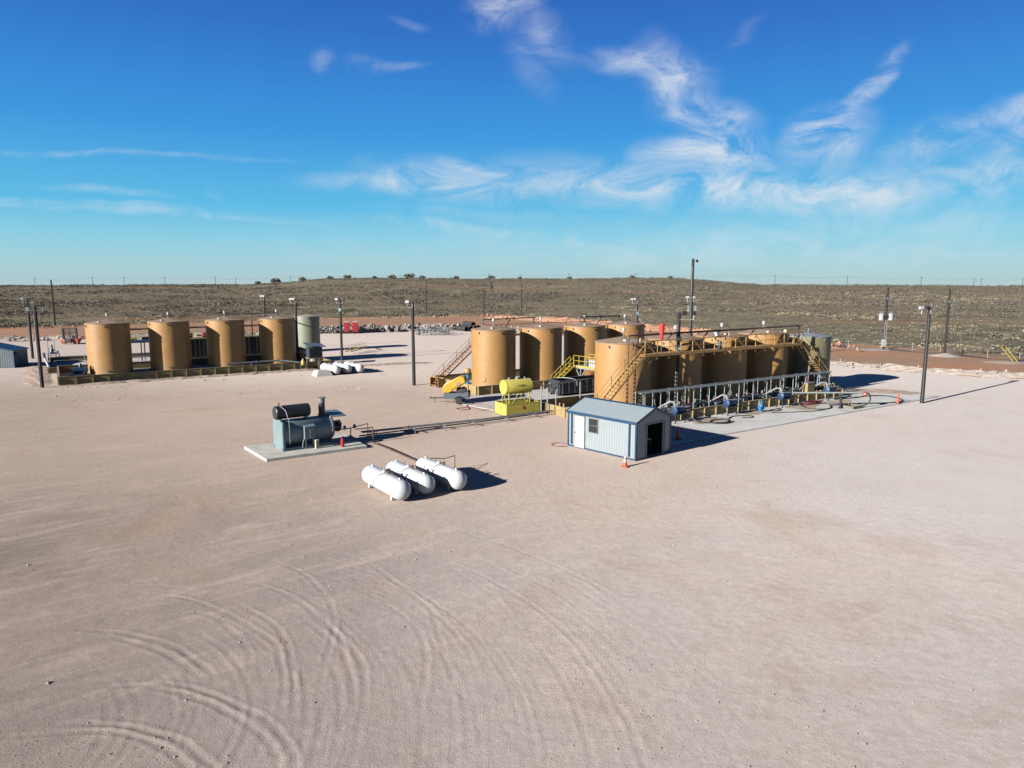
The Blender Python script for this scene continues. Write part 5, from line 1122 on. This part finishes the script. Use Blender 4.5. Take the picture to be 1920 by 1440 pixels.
# ------------------------------------------------------------------ yellow platform
t = thing('service_platform', 'raised platform with bright yellow railings and stair behind the dumpster', 'platform', (6.4, 72.6, .05), 143)
PL, PW, PZ = 5.0, 2.2, 1.9
obj('deck', MB().box((PL / 2, PW / 2, PZ), (PL, PW, .08)), M_PALE, t)
obj('edge_beam', MB().box((PL / 2, 0, PZ), (PL + .05, .08, .16)).box((PL / 2, PW, PZ), (PL, .08, .16)), M_SYEL, t)
obj('underframe', MB().box((PL / 2, .06, PZ - .17), (PL, .08, .14)), M_PALE, t)
for x in (1.0,): obj('truss_leg', MB().bar((x - .75, .1, PZ - .2), (x, .1, .6), .09).bar((x + .75, .1, PZ - .2), (x, .1, .6), .09).bar((x, .1, PZ - .2), (x, .1, 0), .09), M_PALE, t)
for x in (3.2, 4.9): obj('leg', MB().box((x, .15, PZ / 2 - .1), (.12, .12, PZ - .2)), M_PALE, t)
for y in (0, PW):
    for z in (.55, 1.07): obj('handrail', MB().tube([(0, y, PZ + z), (PL, y, PZ + z)], .028, 6), M_SYEL, t)
    for i in range(7): obj('post', MB().bar((PL * i / 6, y, PZ), (PL * i / 6, y, PZ + 1.07), .05), M_SYEL, t)
sk = thing('white_skid_unit', 'white and grey equipment cabinets standing on the yellow railed platform', 'machine', (8.2, 70.9, PZ + .09), 143)
obj('cabinet', MB().box((.3, .2, .35), (1.6, .6, .7)), M_WHT, sk); obj('cabinet', MB().box((-1.1, .3, .3), (.5, .5, .6)), M_GALV, sk); obj('fan_box', MB().box((.9, .25, .85), (.5, .4, .28)), M_PALE, sk)
stair('bright yellow stair up to the railed platform behind the dumpster', (4.2, 71.6, .05), 67, 2.2, 1.9, .8, M_SYEL, nt=7)
t = thing('orange_pump_skid', 'small orange machine under the yellow railed platform', 'machine', (8.3, 72.4, .05), 57); obj('body', MB().box((0, 0, .5), (.9, .5, .6)), M_ORG, t); obj('engine', MB().tube([(-.3, 0, .95), (.3, 0, .95)], .16, 10), M_ORG, t); obj('skid', MB().box((0, 0, .1), (1.2, .6, .14)), M_BLK, t)

# windsock (limp, red) on the catwalk
t = thing('windsock', 'limp red windsock hanging from a thin pole above the near large tank', 'windsock', P3(oB, 1.35, 2.9, 5.0), 57)
obj('mast', MB().tube([(0, 0, 0), (0, 0, 2.35)], .03, 6), M_GALV, t)
obj('sock', MB().lathe([(.05, 0), (.12, .05), (.15, .35), (.20, .85), (.22, 1.15), (.15, 1.25), (.02, 1.28)], 10, (0, 0, 1.05)), mat('windsock_red', (0.6, 0.03, 0.02), .7, var=.1), t)
t = thing('roof_lamp', 'white flood lamp clamped to the catwalk rail beside the tallest pole', 'lamp', P3(oB, 7.2, 3.35, 6.05), 57); obj('housing', MB().box((0, 0, .25), (.42, .2, .32), rot=(R(-30), 0, R(10))), M_WHT, t); obj('bracket', MB().tube([(0, 0, 0), (0, 0, .2)], .03, 6), M_GALV, t)
for i, (a, lb) in enumerate(((-.6, 'cream gauge housing at the top of the left catwalk stair'), (9.6, 'cream gauge housing on the catwalk rail above the third tank'), (17.3, 'cream gauge housing near the right end of the catwalk'))):
    t = thing('gauge_housing', lb, 'gauge', P3(oB, a, 2.5, 5.9), 57, 'gauge housings on the catwalk'); obj('body', MB().lathe([(.14, 0), (.16, .05), (.16, .28), (.08, .36)], 12), mat('cream_paint', (.62, .5, .32), .5), t); obj('arm', MB().tube([(0, 0, .1), (-.5, .3, .2), (-.5, .5, -.05)], .04, 6), M_PALE, t)
t = thing('blue_drum_pump', 'dark blue valve cluster hanging on the front of the catwalk', 'valve', P3(oB, 8.0, 3.0, 5.03), 57); obj('body', MB().lathe([(.14, 0), (.18, .1), (.16, .55), (.1, .65)], 12), M_BLUEP, t); obj('pipe', MB().tube([(0, 0, .6), (-.4, .2, .8)], .04, 6), M_DARK, t)
t = thing('ladder', 'dark ladder leaning on the khaki tank', 'ladder', P3(oB, 20.6, 2.2, .05), 57)
for s in (-.22, .22): obj('side_rail', MB().bar((s, -.5, 0), (s, .1, 3.6), .05), M_CHAR, t)
for k in range(11): obj('rung', MB().bar((-.22, -.5 + .6 * (k * .31 + .25) / 3.6, k * .31 + .25), (.22, -.5 + .6 * (k * .31 + .25) / 3.6, k * .31 + .25), .03), M_CHAR, t)
solo('lance_pole', MB().tube([(0, 0, 0), (.15, 0, 1.9)], .07, 8), M_RED, 'red upright hydrant pipe in front of the khaki tank', 'pipe', P3(oB, 18.9, 3.7, .05), 57)

# ------------------------------------------------------------------ yard behind the left-hand row
t = thing('mud_tank', 'black ribbed steel skid tank with yellow railings behind the left-hand row', 'tank', P3(oT, 9.6, -11.4, .05), 57)
ML, MW, MH = 10.5, 2.6, 2.7
obj('body', MB().box((ML / 2, MW / 2, MH / 2 + .1), (ML, MW, MH - .2)), M_BLK, t)
for i in range(19): obj('side_rib', MB().box((.3 + i * .55, -.05, MH / 2 + .1), (.12, .10, MH - .3)), M_BLK, t)
obj('roof_deck', MB().box((ML / 2, MW / 2, MH + .06), (ML + .1, MW + .1, .08)), mat('olive_deck', (.30, .27, .12), .7), t)
obj('skid', MB().box((ML / 2, .2, .1), (ML, .2, .2)).box((ML / 2, MW - .2, .1), (ML, .2, .2)), M_TEAL, t)
for z in (.55, 1.0): obj('handrail', MB().tube([(0, 0, MH + z), (ML, 0, MH + z)], .03, 6), M_SYEL, t)
for i in range(10): obj('post', MB().bar((ML * i / 9, 0, MH), (ML * i / 9, 0, MH + 1.0), .05), M_SYEL, t)
for x, mm in ((.9, M_CHAR), (3.0, M_RED), (7.0, M_PALE)): obj('deck_machine', MB().box((x, 1.2, MH + .45), (.8, .8, .6)), mm, t)
t = thing('service_platform', 'dark raised platform with a pale blue cabinet between the first two left tanks', 'platform', P3(oT, 2.2, -12.0, .05), 57)
obj('deck', MB().box((2.4, 1.1, 2.6), (5.0, 2.4, .28)), mat('navy_steel', (.05, .07, .12), .5), t)
for x in (.3, 2.2, 2.6, 4.6): obj('leg', MB().box((x, .2, 1.25), (.13, .13, 2.5)), M_CHAR, t)
obj('cabinet', MB().box((4.2, .4, 3.25), (.5, .5, 1.0)), mat('pale_blue_cabinet', (.35, .52, .60), .5), t)
obj('handrail', MB().tube([(0, 0, 3.7), (4.9, 0, 3.7)], .03, 6).tube([(0, 0, 3.25), (4.9, 0, 3.25)], .03, 6), M_SYEL, t)
for x in (0, 1.6, 3.2, 4.9): obj('post', MB().bar((x, 0, 2.7), (x, 0, 3.7), .05), M_SYEL, t)
obj('motor', MB().tube([(1.0, .6, 3.0), (1.8, .6, 3.0)], .2, 10), M_BYEL, t); obj('motor', MB().tube([(2.4, .6, 3.0), (3.4, .6, 3.0)], .2, 10), M_CHAR, t)
t = thing('pump_unit', 'dark blue pump standing inside the near left corner of the left wall', 'pump', P3(oT, -3.2, 1.2, .05), 57)
obj('motor', MB().tube([(-.6, 0, .6), (.4, 0, .6)], .36, 16), M_BLUEP, t); obj('casing', MB().lathe([(.2, -.2), (.45, -.1), (.45, .1), (.2, .2)], 16, (.6, 0, .55), (1, 0, 0)), M_BLUEP, t); obj('head', MB().lathe([(.16, 0), (.2, .3), (.1, .5)], 12, (.15, 0, .9)), M_BLUEP, t); obj('skid', MB().box((0, 0, .1), (2.0, .8, .16)), M_CHAR, t)
t = thing('pump_unit', 'upright dark blue pump on a small table behind the far left wall', 'pump', (-64.6, 98.6, 0), 90)
obj('table', MB().box((.1, 0, .58), (1.4, .7, .06)), M_CHAR, t)
for sx in (-.5, .7):
    for sy in (-.3, .3): obj('leg', MB().box((sx, sy, .28), (.07, .07, .56)), M_CHAR, t)
obj('body', MB().lathe([(.28, 0), (.32, .2), (.26, .55), (.14, .7), (.12, 1.05), (.17, 1.1), (.12, 1.22)], 14, (-.1, 0, .6)), M_BLUEP, t); obj('side_motor', MB().tube([(.15, 0, .85), (.75, 0, .85)], .17, 12), M_BLUEP, t)
pipe_thing('white sloping pipe along the outside of the far left wall', [[P3(oT, -6.6, -17.5, 1.2), P3(oT, -6.5, -12, .95), P3(oT, -6.2, -7, .75), P3(oT, -6.0, -5, .2)]], m=M_WHT, r=.13, name='drain_pipe')
t = thing('blue_cabinet', 'blue metal cabinet standing left of the nearest left-hand tank', 'cabinet', P3(oT, -1.1, -4.6, .05), 57); obj('body', MB().box((0, 0, .55), (.9, .7, 1.1)), M_BLUEP, t); obj('lid', MB().box((0, 0, 1.12), (.98, .78, .05)), M_TEAL, t)
for i, (f, lb) in enumerate(((-15.5, 'grey pipe rail along the far edge of the left-hand yard'), (-10.5, 'pale pipe rail across the middle of the left-hand yard'))):
    t = thing('pipe_rail', lb, 'rail', P3(oT, -5.5, f, .05), 57, 'pipe rails in the left-hand yard')
    obj('rail', MB().tube([(0, 0, .75), (14, 0, .75)], .05, 6), M_PALE, t)
    for k in range(5): obj('post', MB().tube([(k * 3.4, 0, 0), (k * 3.4, 0, .75)], .05, 6), M_PALE, t)
# generator hut
t = thing('generator_hut', 'small dark blue louvred hut with a sloping roof behind the white propane tanks', 'hut', P3(oT, 18.6, -1.2, .05), 57)
t.location = (-25.4, 90.0, .9)
obj('body', MB().box((0, 0, .75), (1.7, 1.4, 1.3)), mat('dark_navy', (.03, .045, .06), .5), t)
for k in range(5): obj('louvre', MB().box((-.68 + k * .34, -.72, .7), (.2, .05, 1.1)), M_CHAR, t)
obj('roof', MB().box((0, -.05, 1.72), (2.5, 1.9, .06), rot=(R(8), R(6), 0)), mat('hut_roof', (.16, .19, .24), .5), t)
for x in (-.8, .8): obj('roof_post', MB().box((x, .6, 1.5), (.06, .06, .4)), M_PALE, t); obj('leg', MB().box((x, -.55, -.4), (.12, .12, .9)), M_WALL, t); obj('leg', MB().box((x, .55, -.4), (.12, .12, .9)), M_WALL, t)
obj('base', MB().box((0, 0, .05), (1.9, 1.5, .1)), M_WALL, t)
def drum(label, loc, m, r_=.3, h=.9):
    t = thing('drum', label, 'drum', loc, 90, 'drums in the left-hand yard'); obj('barrel', MB().lathe([(r_, 0), (r_, h * .33), (r_ * 1.04, h * .35), (r_, h * .37), (r_, h * .66), (r_ * 1.04, h * .68), (r_, h * .7), (r_, h), (r_ * .9, h), (.0001, h - .02)], 20), m, t); obj('bung', MB().lathe([(.04, 0), (.04, .03)], 8, (.12, 0, h)), M_CHAR, t)
drum('dull yellow drum standing right of the last ochre left-hand tank', (-28.2, 94.2, .3), M_YEL, .36, 1.15); drum('pale grey drum standing in front of the dark blue hut', (-25.9, 91.5, .1), M_PALE, .55, 1.2)
t = thing('concrete_block', 'low sloped pale concrete block beside the small white propane tanks', 'block', (-21.7, 79.75, 0), 57); obj('block', MB().box((0, 0, .28), (1.9, 1.9, .6), taper=.72), M_CONCS, t); obj('lid_plate', MB().box((0, 0, .59), (1.1, 1.1, .03)), M_CONC, t)

# small blue-roofed shed at far left
t = thing('storage_shed', 'small grey corrugated shed with a blue roof at the far left edge', 'shed', (-61.4, 87.6, 0), 147.4)
t.location = (-68.4, 86.0, 0); t.rotation_euler = (0, 0, rotz(82))
S2L, S2W, E2, R2 = 6.6, 3.2, 2.2, 2.9
mb = corr(0, S2L, 0, lambda x: E2 + (R2 - E2) * max(0, 1 - abs(x - S2L / 2) / (S2L / 2)), -1, .25); obj('gable_wall', mb, mat('grey_ribbed_steel', (0.12, 0.14, 0.17), .5, var=.1), t, smooth=False)
obj('side_wall', MB().box((S2L, S2W / 2, E2 / 2), (.05, S2W, E2)).box((0, S2W / 2, E2 / 2), (.05, S2W, E2)).box((S2L / 2, S2W, E2 / 2), (S2L, .05, E2)), M_TRIM, t)
obj('roof', MB().add([(-.15, -.2, E2), (S2L / 2, -.2, R2 + .06), (S2L + .15, -.2, E2), (-.15, S2W + .2, E2), (S2L / 2, S2W + .2, R2 + .06), (S2L + .15, S2W + .2, E2), (-.15, -.2, E2 - .12), (S2L / 2, -.2, R2 - .08), (S2L + .15, -.2, E2 - .12), (-.15, S2W + .2, E2 - .12), (S2L / 2, S2W + .2, R2 - .08), (S2L + .15, S2W + .2, E2 - .12)],
    [(0, 1, 4, 3), (1, 2, 5, 4), (6, 9, 10, 7), (7, 10, 11, 8), (0, 6, 7, 1), (1, 7, 8, 2), (3, 4, 10, 9), (4, 5, 11, 10), (0, 3, 9, 6), (2, 8, 11, 5)]), M_TRIM, t, smooth=False)
obj('corner_trim', MB().box((S2L, 0, E2 / 2), (.12, .12, E2)), M_TRIM, t); obj('door', MB().box((S2L - 2.2, -.06, 1.0), (.9, .03, 2.0)), mat('shed_door_grey', (.24, .27, .32), .5), t); obj('wall_lamp', MB().box((S2L + .2, .3, 1.75), (.3, .2, .3)), M_CHAR, t)

# ------------------------------------------------------------------ far pad items
for i, (x, y, lb) in enumerate(((-34.6, 147.6, 'left one of two red portable toilets with white roofs'), (-32.9, 147.9, 'right one of two red portable toilets with white roofs'))):
    t = thing('portable_toilet', lb, 'toilet', (x, y, .35), 80, 'red portable toilets')
    obj('cabin', MB().box((0, 0, 1.0), (1.15, 1.15, 2.0)), M_RED, t); obj('roof', MB().lathe([(.78, 0), (.72, .1), (.4, .2), (.0001, .24)], 4, (0, 0, 2.0)), M_WHT, t)
    t.children[-1].rotation_euler = (0, 0, R(45)); obj('door', MB().box((0, -.59, .95), (.75, .03, 1.75)), mat('dark_red', (.35, .02, .03), .5), t); obj('vent_pipe', MB().tube([(.4, .4, 1.9), (.4, .4, 2.4)], .05, 6), M_WHT, t)
t = thing('flat_trailer', 'low flat trailer carrying the two red portable toilets', 'trailer', (-33.7, 147.7, 0), 80)
obj('bed', MB().box((0, 0, .28), (3.6, 1.7, .12)), M_BLK, t)
for s in (-1, 1):
    wh = obj('wheel', MB().lathe([(.1, -.1), (.25, -.1), (.25, .1), (.1, .1)], 16, (.3, s * .9, .25), (0, 1, 0)), M_RUB, t); obj('rim', MB().lathe([(.0001, -.08), (.13, -.08), (.13, .08), (.0001, .08)], 12, (.3, s * .9, .25), (0, 1, 0)), M_PALE, wh)
obj('drawbar', MB().bar((1.8, 0, .3), (3.0, 0, .3), .08), M_BLK, t)
t = thing('trash_cage', 'dark mesh trash cage left of the red portable toilets', 'cage', (-38.4, 147.5, 0), 85)
for x in (-1.3, -.4, .4, 1.3):
    for y in (-.8, .8): obj('post', MB().bar((x, y, 0), (x, y, 1.4), .06), M_CHAR, t)
for z in (.2, .5, .8, 1.1, 1.4): obj('mesh_rail', MB().bar((-1.3, -.8, z), (1.3, -.8, z), .035).bar((-1.3, .8, z), (1.3, .8, z), .035).bar((-1.3, -.8, z), (-1.3, .8, z), .035).bar((1.3, -.8, z), (1.3, .8, z), .035), M_CHAR, t)
# pile of scaffold frames
random.seed(21); np_ = []
t = None
nm = ['galvanised pipe frame leaning in the scrap row, dark valve end', 'tangled galvanised pipe frame in the scrap row beside the valve stack', 'low galvanised manifold frame in the scrap row', 'wide galvanised pipe frame in the middle of the scrap row', 'bent galvanised pipe frame in the scrap row', 'galvanised rack with cross pipes in the scrap row', 'galvanised frame at the right end of the scrap row', 'rear galvanised frame of the scrap row against the rubble']
for i in range(8):
    a = -18.3 + i * .85 if i < 7 else -15.5; y = 141.8 + (i % 3) * 1.6 if i < 7 else 149
    tt = thing('scrap_rack', nm[i], 'scrap', (a, y, 0), 80 + random.uniform(-25, 25), 'scrap pipe frames on the far pad')
    for k in range(3):
        x = -.8 + k * .8; zz = random.uniform(.9, 1.7); obj('hoop', MB().tube([(x, -.5, 0), (x, -.5, zz), (x, .5, zz), (x, .5, 0)], .05, 5), M_PALE if k != 1 or i else M_TEAL, tt)
    for k in range(3): obj('cross_pipe', MB().tube([(-1.2, random.uniform(-.6, .6), random.uniform(.2, 1.5)), (1.3, random.uniform(-.6, .6), random.uniform(.2, 1.5))], .05, 5), M_PALE, tt)
    obj('valve', MB().lathe([(.1, 0), (.22, .1), (.22, .3), (.1, .4)], 8, (random.uniform(-.8, .8), 0, random.uniform(.1, .9))), M_CHAR if i < 3 else M_BLUEP, tt)
t = thing('valve_stack', 'dark upright valve stack at the left end of the scrap row', 'valve', (-19.0, 143.5, 0), 90); obj('body', MB().lathe([(.3, 0), (.3, .1), (.15, .15), (.18, .9), (.28, .95), (.28, 1.05), (.12, 1.1), (.12, 2.1), (.3, 2.15), (.3, 2.4)], 12), M_CHAR, t); obj('side_arm', MB().tube([(-.5, 0, .9), (.5, 0, .9)], .12, 8), M_TEAL, t)
# black culvert pipes on far pad
t = thing('pipe_bundle', 'bundle of large black plastic pipes at the far pad edge', 'pipes', (-10.0, 155.8, 0), 150)
for i, (x, y, z) in enumerate(((0, 0, .55), (0, 1.15, .55), (0, -1.1, .5), (0, .55, 1.45))): obj('pipe', MB().lathe([(.47, -2.2), (.57, -2.2), (.57, 2.2), (.47, 2.2), (.47, -2.2)], 20, (x, y, z), (1, 0, 0)), M_BLK, t)
t = thing('scrap_bundle', 'low heap of black steel parts right of the big black pipes', 'scrap', (-4.5, 158.2, 0), 70)
for i in range(6): obj('steel_part', MB().bar((i * .55 - 1, -.3, .1), (i * .6 - .6, .5, .9 + .2 * (i % 2)), .18), M_BLK if i % 2 else M_GALV, t)
# orange telehandler far left
t = thing('telehandler', 'orange and black forklift with a tall cage mast on the far left pad', 'forklift', (-76.3, 121.4, 0), 90)
obj('mast_frame', MB().bar((-1.2, 0, .5), (-1.2, 0, 2.75), .28).bar((1.1, 0, .5), (1.1, 0, 2.75), .32).bar((-1.25, 0, 2.7), (1.15, 0, 2.7), .22).bar((-.15, 0, 1.2), (-.15, 0, 2.7), .12).bar((-.9, 0, 1.9), (.9, 0, 1.9), .07), M_RUB, t)
obj('guard_mesh', (lambda g_: [g_.bar((-1.1, .15, .9 + .22 * k), (1.05, .15, .9 + .22 * k), .05) for k in range(8)] and [g_.bar((-1.0 + .25 * k, .15, .8), (-1.0 + .25 * k, .15, 2.65), .04) for k in range(9)] and g_)(MB()), M_BLK, t)
obj('chassis', MB().box((-.1, .6, .62), (1.9, 2.2, .5)), M_ORG, t)
obj('fork_carriage', MB().box((0, -.6, .6), (1.1, .4, .7)), M_BLK, t); obj('seat', MB().box((.1, 1.0, 1.1), (.5, .5, .6)), M_CHAR, t)
for s in (-1, 1):
    obj('fender', MB().tube([(s * 1.05, -.35, .42), (s * 1.05, .35, .50)], .46, 14), M_ORG, t)
    wh = obj('wheel', MB().lathe([(.15, -.18), (.38, -.18), (.38, .18), (.15, .18)], 18, (s * 1.05, -.0, .38), (1, 0, 0)), M_RUB, t)
    obj('rim', MB().lathe([(.0001, -.19), (.2, -.19), (.2, .19), (.0001, .19)], 12, (s * 1.05, 0, .38), (1, 0, 0)), M_ORG, wh)
obj('arm', MB().bar((.6, -.3, .5), (1.9, .2, 1.15), .3), M_ORG, t)
# far pumpjack-like unit on the hillside
gz = float(hill(np.array([[-25.]]), np.array([[520.]]))[0, 0])
t = thing('wellhead', 'tiny dark wellhead structure on the distant hillside', 'wellhead', (-15, 520, gz - .1), 90); obj('tower', MB().bar((-.8, 0, 0), (0, 0, 5.5), .3).bar((.8, 0, 0), (0, 0, 5.5), .3).bar((0, .5, 0), (0, 0, 5.5), .3), M_CHAR, t); obj('head', MB().box((0, 0, 5.2), (2.2, .8, .8)).box((.2, 0, 1.5), (1.8, .8, 3)), M_CHAR, t)

# ------------------------------------------------------------------ scrub vegetation
def scrub(name, n, rmin, rmax, azr, size, m, label, seed, blades=10, flat=.55, keepf=None, dens_f=None, zoff=0):
    r = np.random.default_rng(seed)
    u = r.random(n); rad = np.sqrt(rmin ** 2 + (rmax ** 2 - rmin ** 2) * u ** 1.55); az = r.uniform(azr[0], azr[1], n)
    x = rad * np.sin(az); y = rad * np.cos(az)
    k = ~inside(x, y, dirt_poly)
    if dens_f is not None: k &= dens_f(x, y, r)
    x, y, rad = x[k], y[k], rad[k]; n = len(x)
    z = hill(x, y) + zoff
    s = r.uniform(size[0], size[1], n) * (.8 + .9 * (fbm(x / 25, y / 25, 2, 3) > .55)) * (1 + rad / 900.)
    # each shrub: many small leaf-clump triangles through a squat dome
    B = blades
    th = r.uniform(0, 6.283, (n, B)); ph = np.arccos(r.uniform(0, 1, (n, B))); rr = r.uniform(.45, 1.0, (n, B))
    cx = rr * np.sin(ph) * np.cos(th); cy = rr * np.sin(ph) * np.sin(th); cz = rr * np.cos(ph) * flat + .12
    tri = r.normal(0, 1, (n, B, 3, 3)); tri /= np.linalg.norm(tri, axis=-1, keepdims=True); tri *= r.uniform(.10, .27, (n, B, 1, 1)); tri[..., 2] *= .75
    v = tri + np.stack([cx, cy, cz], -1)[:, :, None, :]
    v *= s[:, None, None, None]; v[..., 0] += x[:, None, None]; v[..., 1] += y[:, None, None]; v[..., 2] = np.maximum(v[..., 2], -.05) + z[:, None, None]
    co = v.reshape(-1, 3); q = np.arange(len(co)).reshape(-1, 3)
    o = np_mesh(name, co, q, m, 'stuff', smooth=False); tag(o, label, 'shrubs'); return o
def leafmat(name, c1, c2, c3, sc=.12):
    m = bpy.data.materials.new(name); m.use_nodes = True; T = NT(m.node_tree); b = T.n['Principled BSDF']; b.inputs['Roughness'].default_value = .95; b.inputs['Specular IOR Level'].default_value = .05
    g = T.new('ShaderNodeNewGeometry'); n = T.noise(g.outputs['Position'], sc, 4, .6); ri = g.outputs['Random Per Island']
    c = T.mix(T.ramp(n, .38, .62), (*c1, 1), (*c2, 1)); c = T.mix(T.math('MULTIPLY', T.ramp(ri, .3, 1), .55), c, (*c3, 1)); T.l.new(c, b.inputs['Base Color']); return m
M_SH1 = leafmat('mesquite_twigs', (.058, .051, .043), (.088, .076, .062), (.108, .094, .075))
M_SH2 = leafmat('green_scrub', (.046, .048, .034), (.07, .068, .047), (.088, .083, .058))
M_GR = leafmat('dry_grass', (.185, .158, .108), (.15, .132, .092), (.21, .185, .13), .2)
dn = lambda th_, sc, sd: (lambda x, y, r: fbm(x / sc, y / sc, 3, sd) + .10 * r.random(len(x)) > th_)
AZ = (R(-50), R(50))
scrub('mesquite_scrub', 30000, 92, 470, AZ, (.38, .85), M_SH1, 'grey-brown leafless mesquite scrub covering the plain', 101, 40, .45, dens_f=lambda x, y, r: .5 * fbm(x / 9, y / 9, 3, 31) + .5 * fbm(x / 45, y / 45, 2, 33) + .08 * r.random(len(x)) - .07 * (x > 35) * (y < 230) > .515)
scrub('far_scrub', 36000, 330, 1050, AZ, (.7, 1.3), M_SH1, 'grey scrub covering the far plain up to the horizon', 102, 16, .32, dens_f=lambda x, y, r: .5 * fbm(x / 16, y / 16, 3, 37) + .5 * fbm(x / 70, y / 70, 2, 39) + .08 * r.random(len(x)) > .50)
scrub('green_scrub', 7000, 84, 950, AZ, (.4, .9), M_SH2, 'olive green bushes dotted among the grey scrub', 103, 24, .45, dens_f=dn(.52, 22, 41))
scrub('dry_grass', 42000, 82, 620, AZ, (.35, .7), M_GR, 'tufts of dry tan grass between the shrubs', 104, 12, .3, dens_f=dn(.48, 9, 53))
# skyline bushes one can tell apart
sr = random.Random(5)
def bush(label, x, y, s):
    r = np.random.default_rng(int(abs(x * 7) + s * 100)); gz = float(hill(np.array([[x]], float), np.array([[y]], float))[0, 0])
    t = thing('skyline_bush', label, 'bush', (x, y, gz), 90, 'dark bushes on the skyline')
    B = 160; th = r.uniform(0, 6.28, B); ph = np.arccos(r.uniform(-.2, 1, B)); rr = r.uniform(.4, 1, B)
    c = np.stack([rr * np.sin(ph) * np.cos(th) * 1.3, rr * np.sin(ph) * np.sin(th), rr * np.cos(ph) * .7 + .55], -1)
    tri = r.normal(0, .22, (B, 3, 3)) + c[:, None]; o = np_mesh('crown', (tri * s).reshape(-1, 3), np.arange(B * 3).reshape(-1, 3), M_SH2, smooth=False); o.parent = t
    obj('trunk', MB().tube([(0, 0, -.2), (0, 0, s * .6)], .12 * s, 6, .06 * s), M_WOOD, t)
for i, (u, s) in enumerate([(-318, 1.9), (-296, 3.0), (-262, 2.2), (-228, 1.9), (-206, 2.3), (-172, 1.6), (-150, 2.3), (-128, 3.0), (-112, 1.9), (-70, 1.8), (-26, 2.1), (10, 1.5), (72, 1.6), (150, 1.9), (198, 1.5)]):
    bush(names_h[i] + ' dark round bush from the left on the distant skyline', u, 890, s * 1.7)
for o in bpy.data.objects:
    if o.parent is None and o.get('kind') is None and o.get('label') is None and o.type in ('MESH', 'EMPTY'): print('UNLABELLED', o.name)
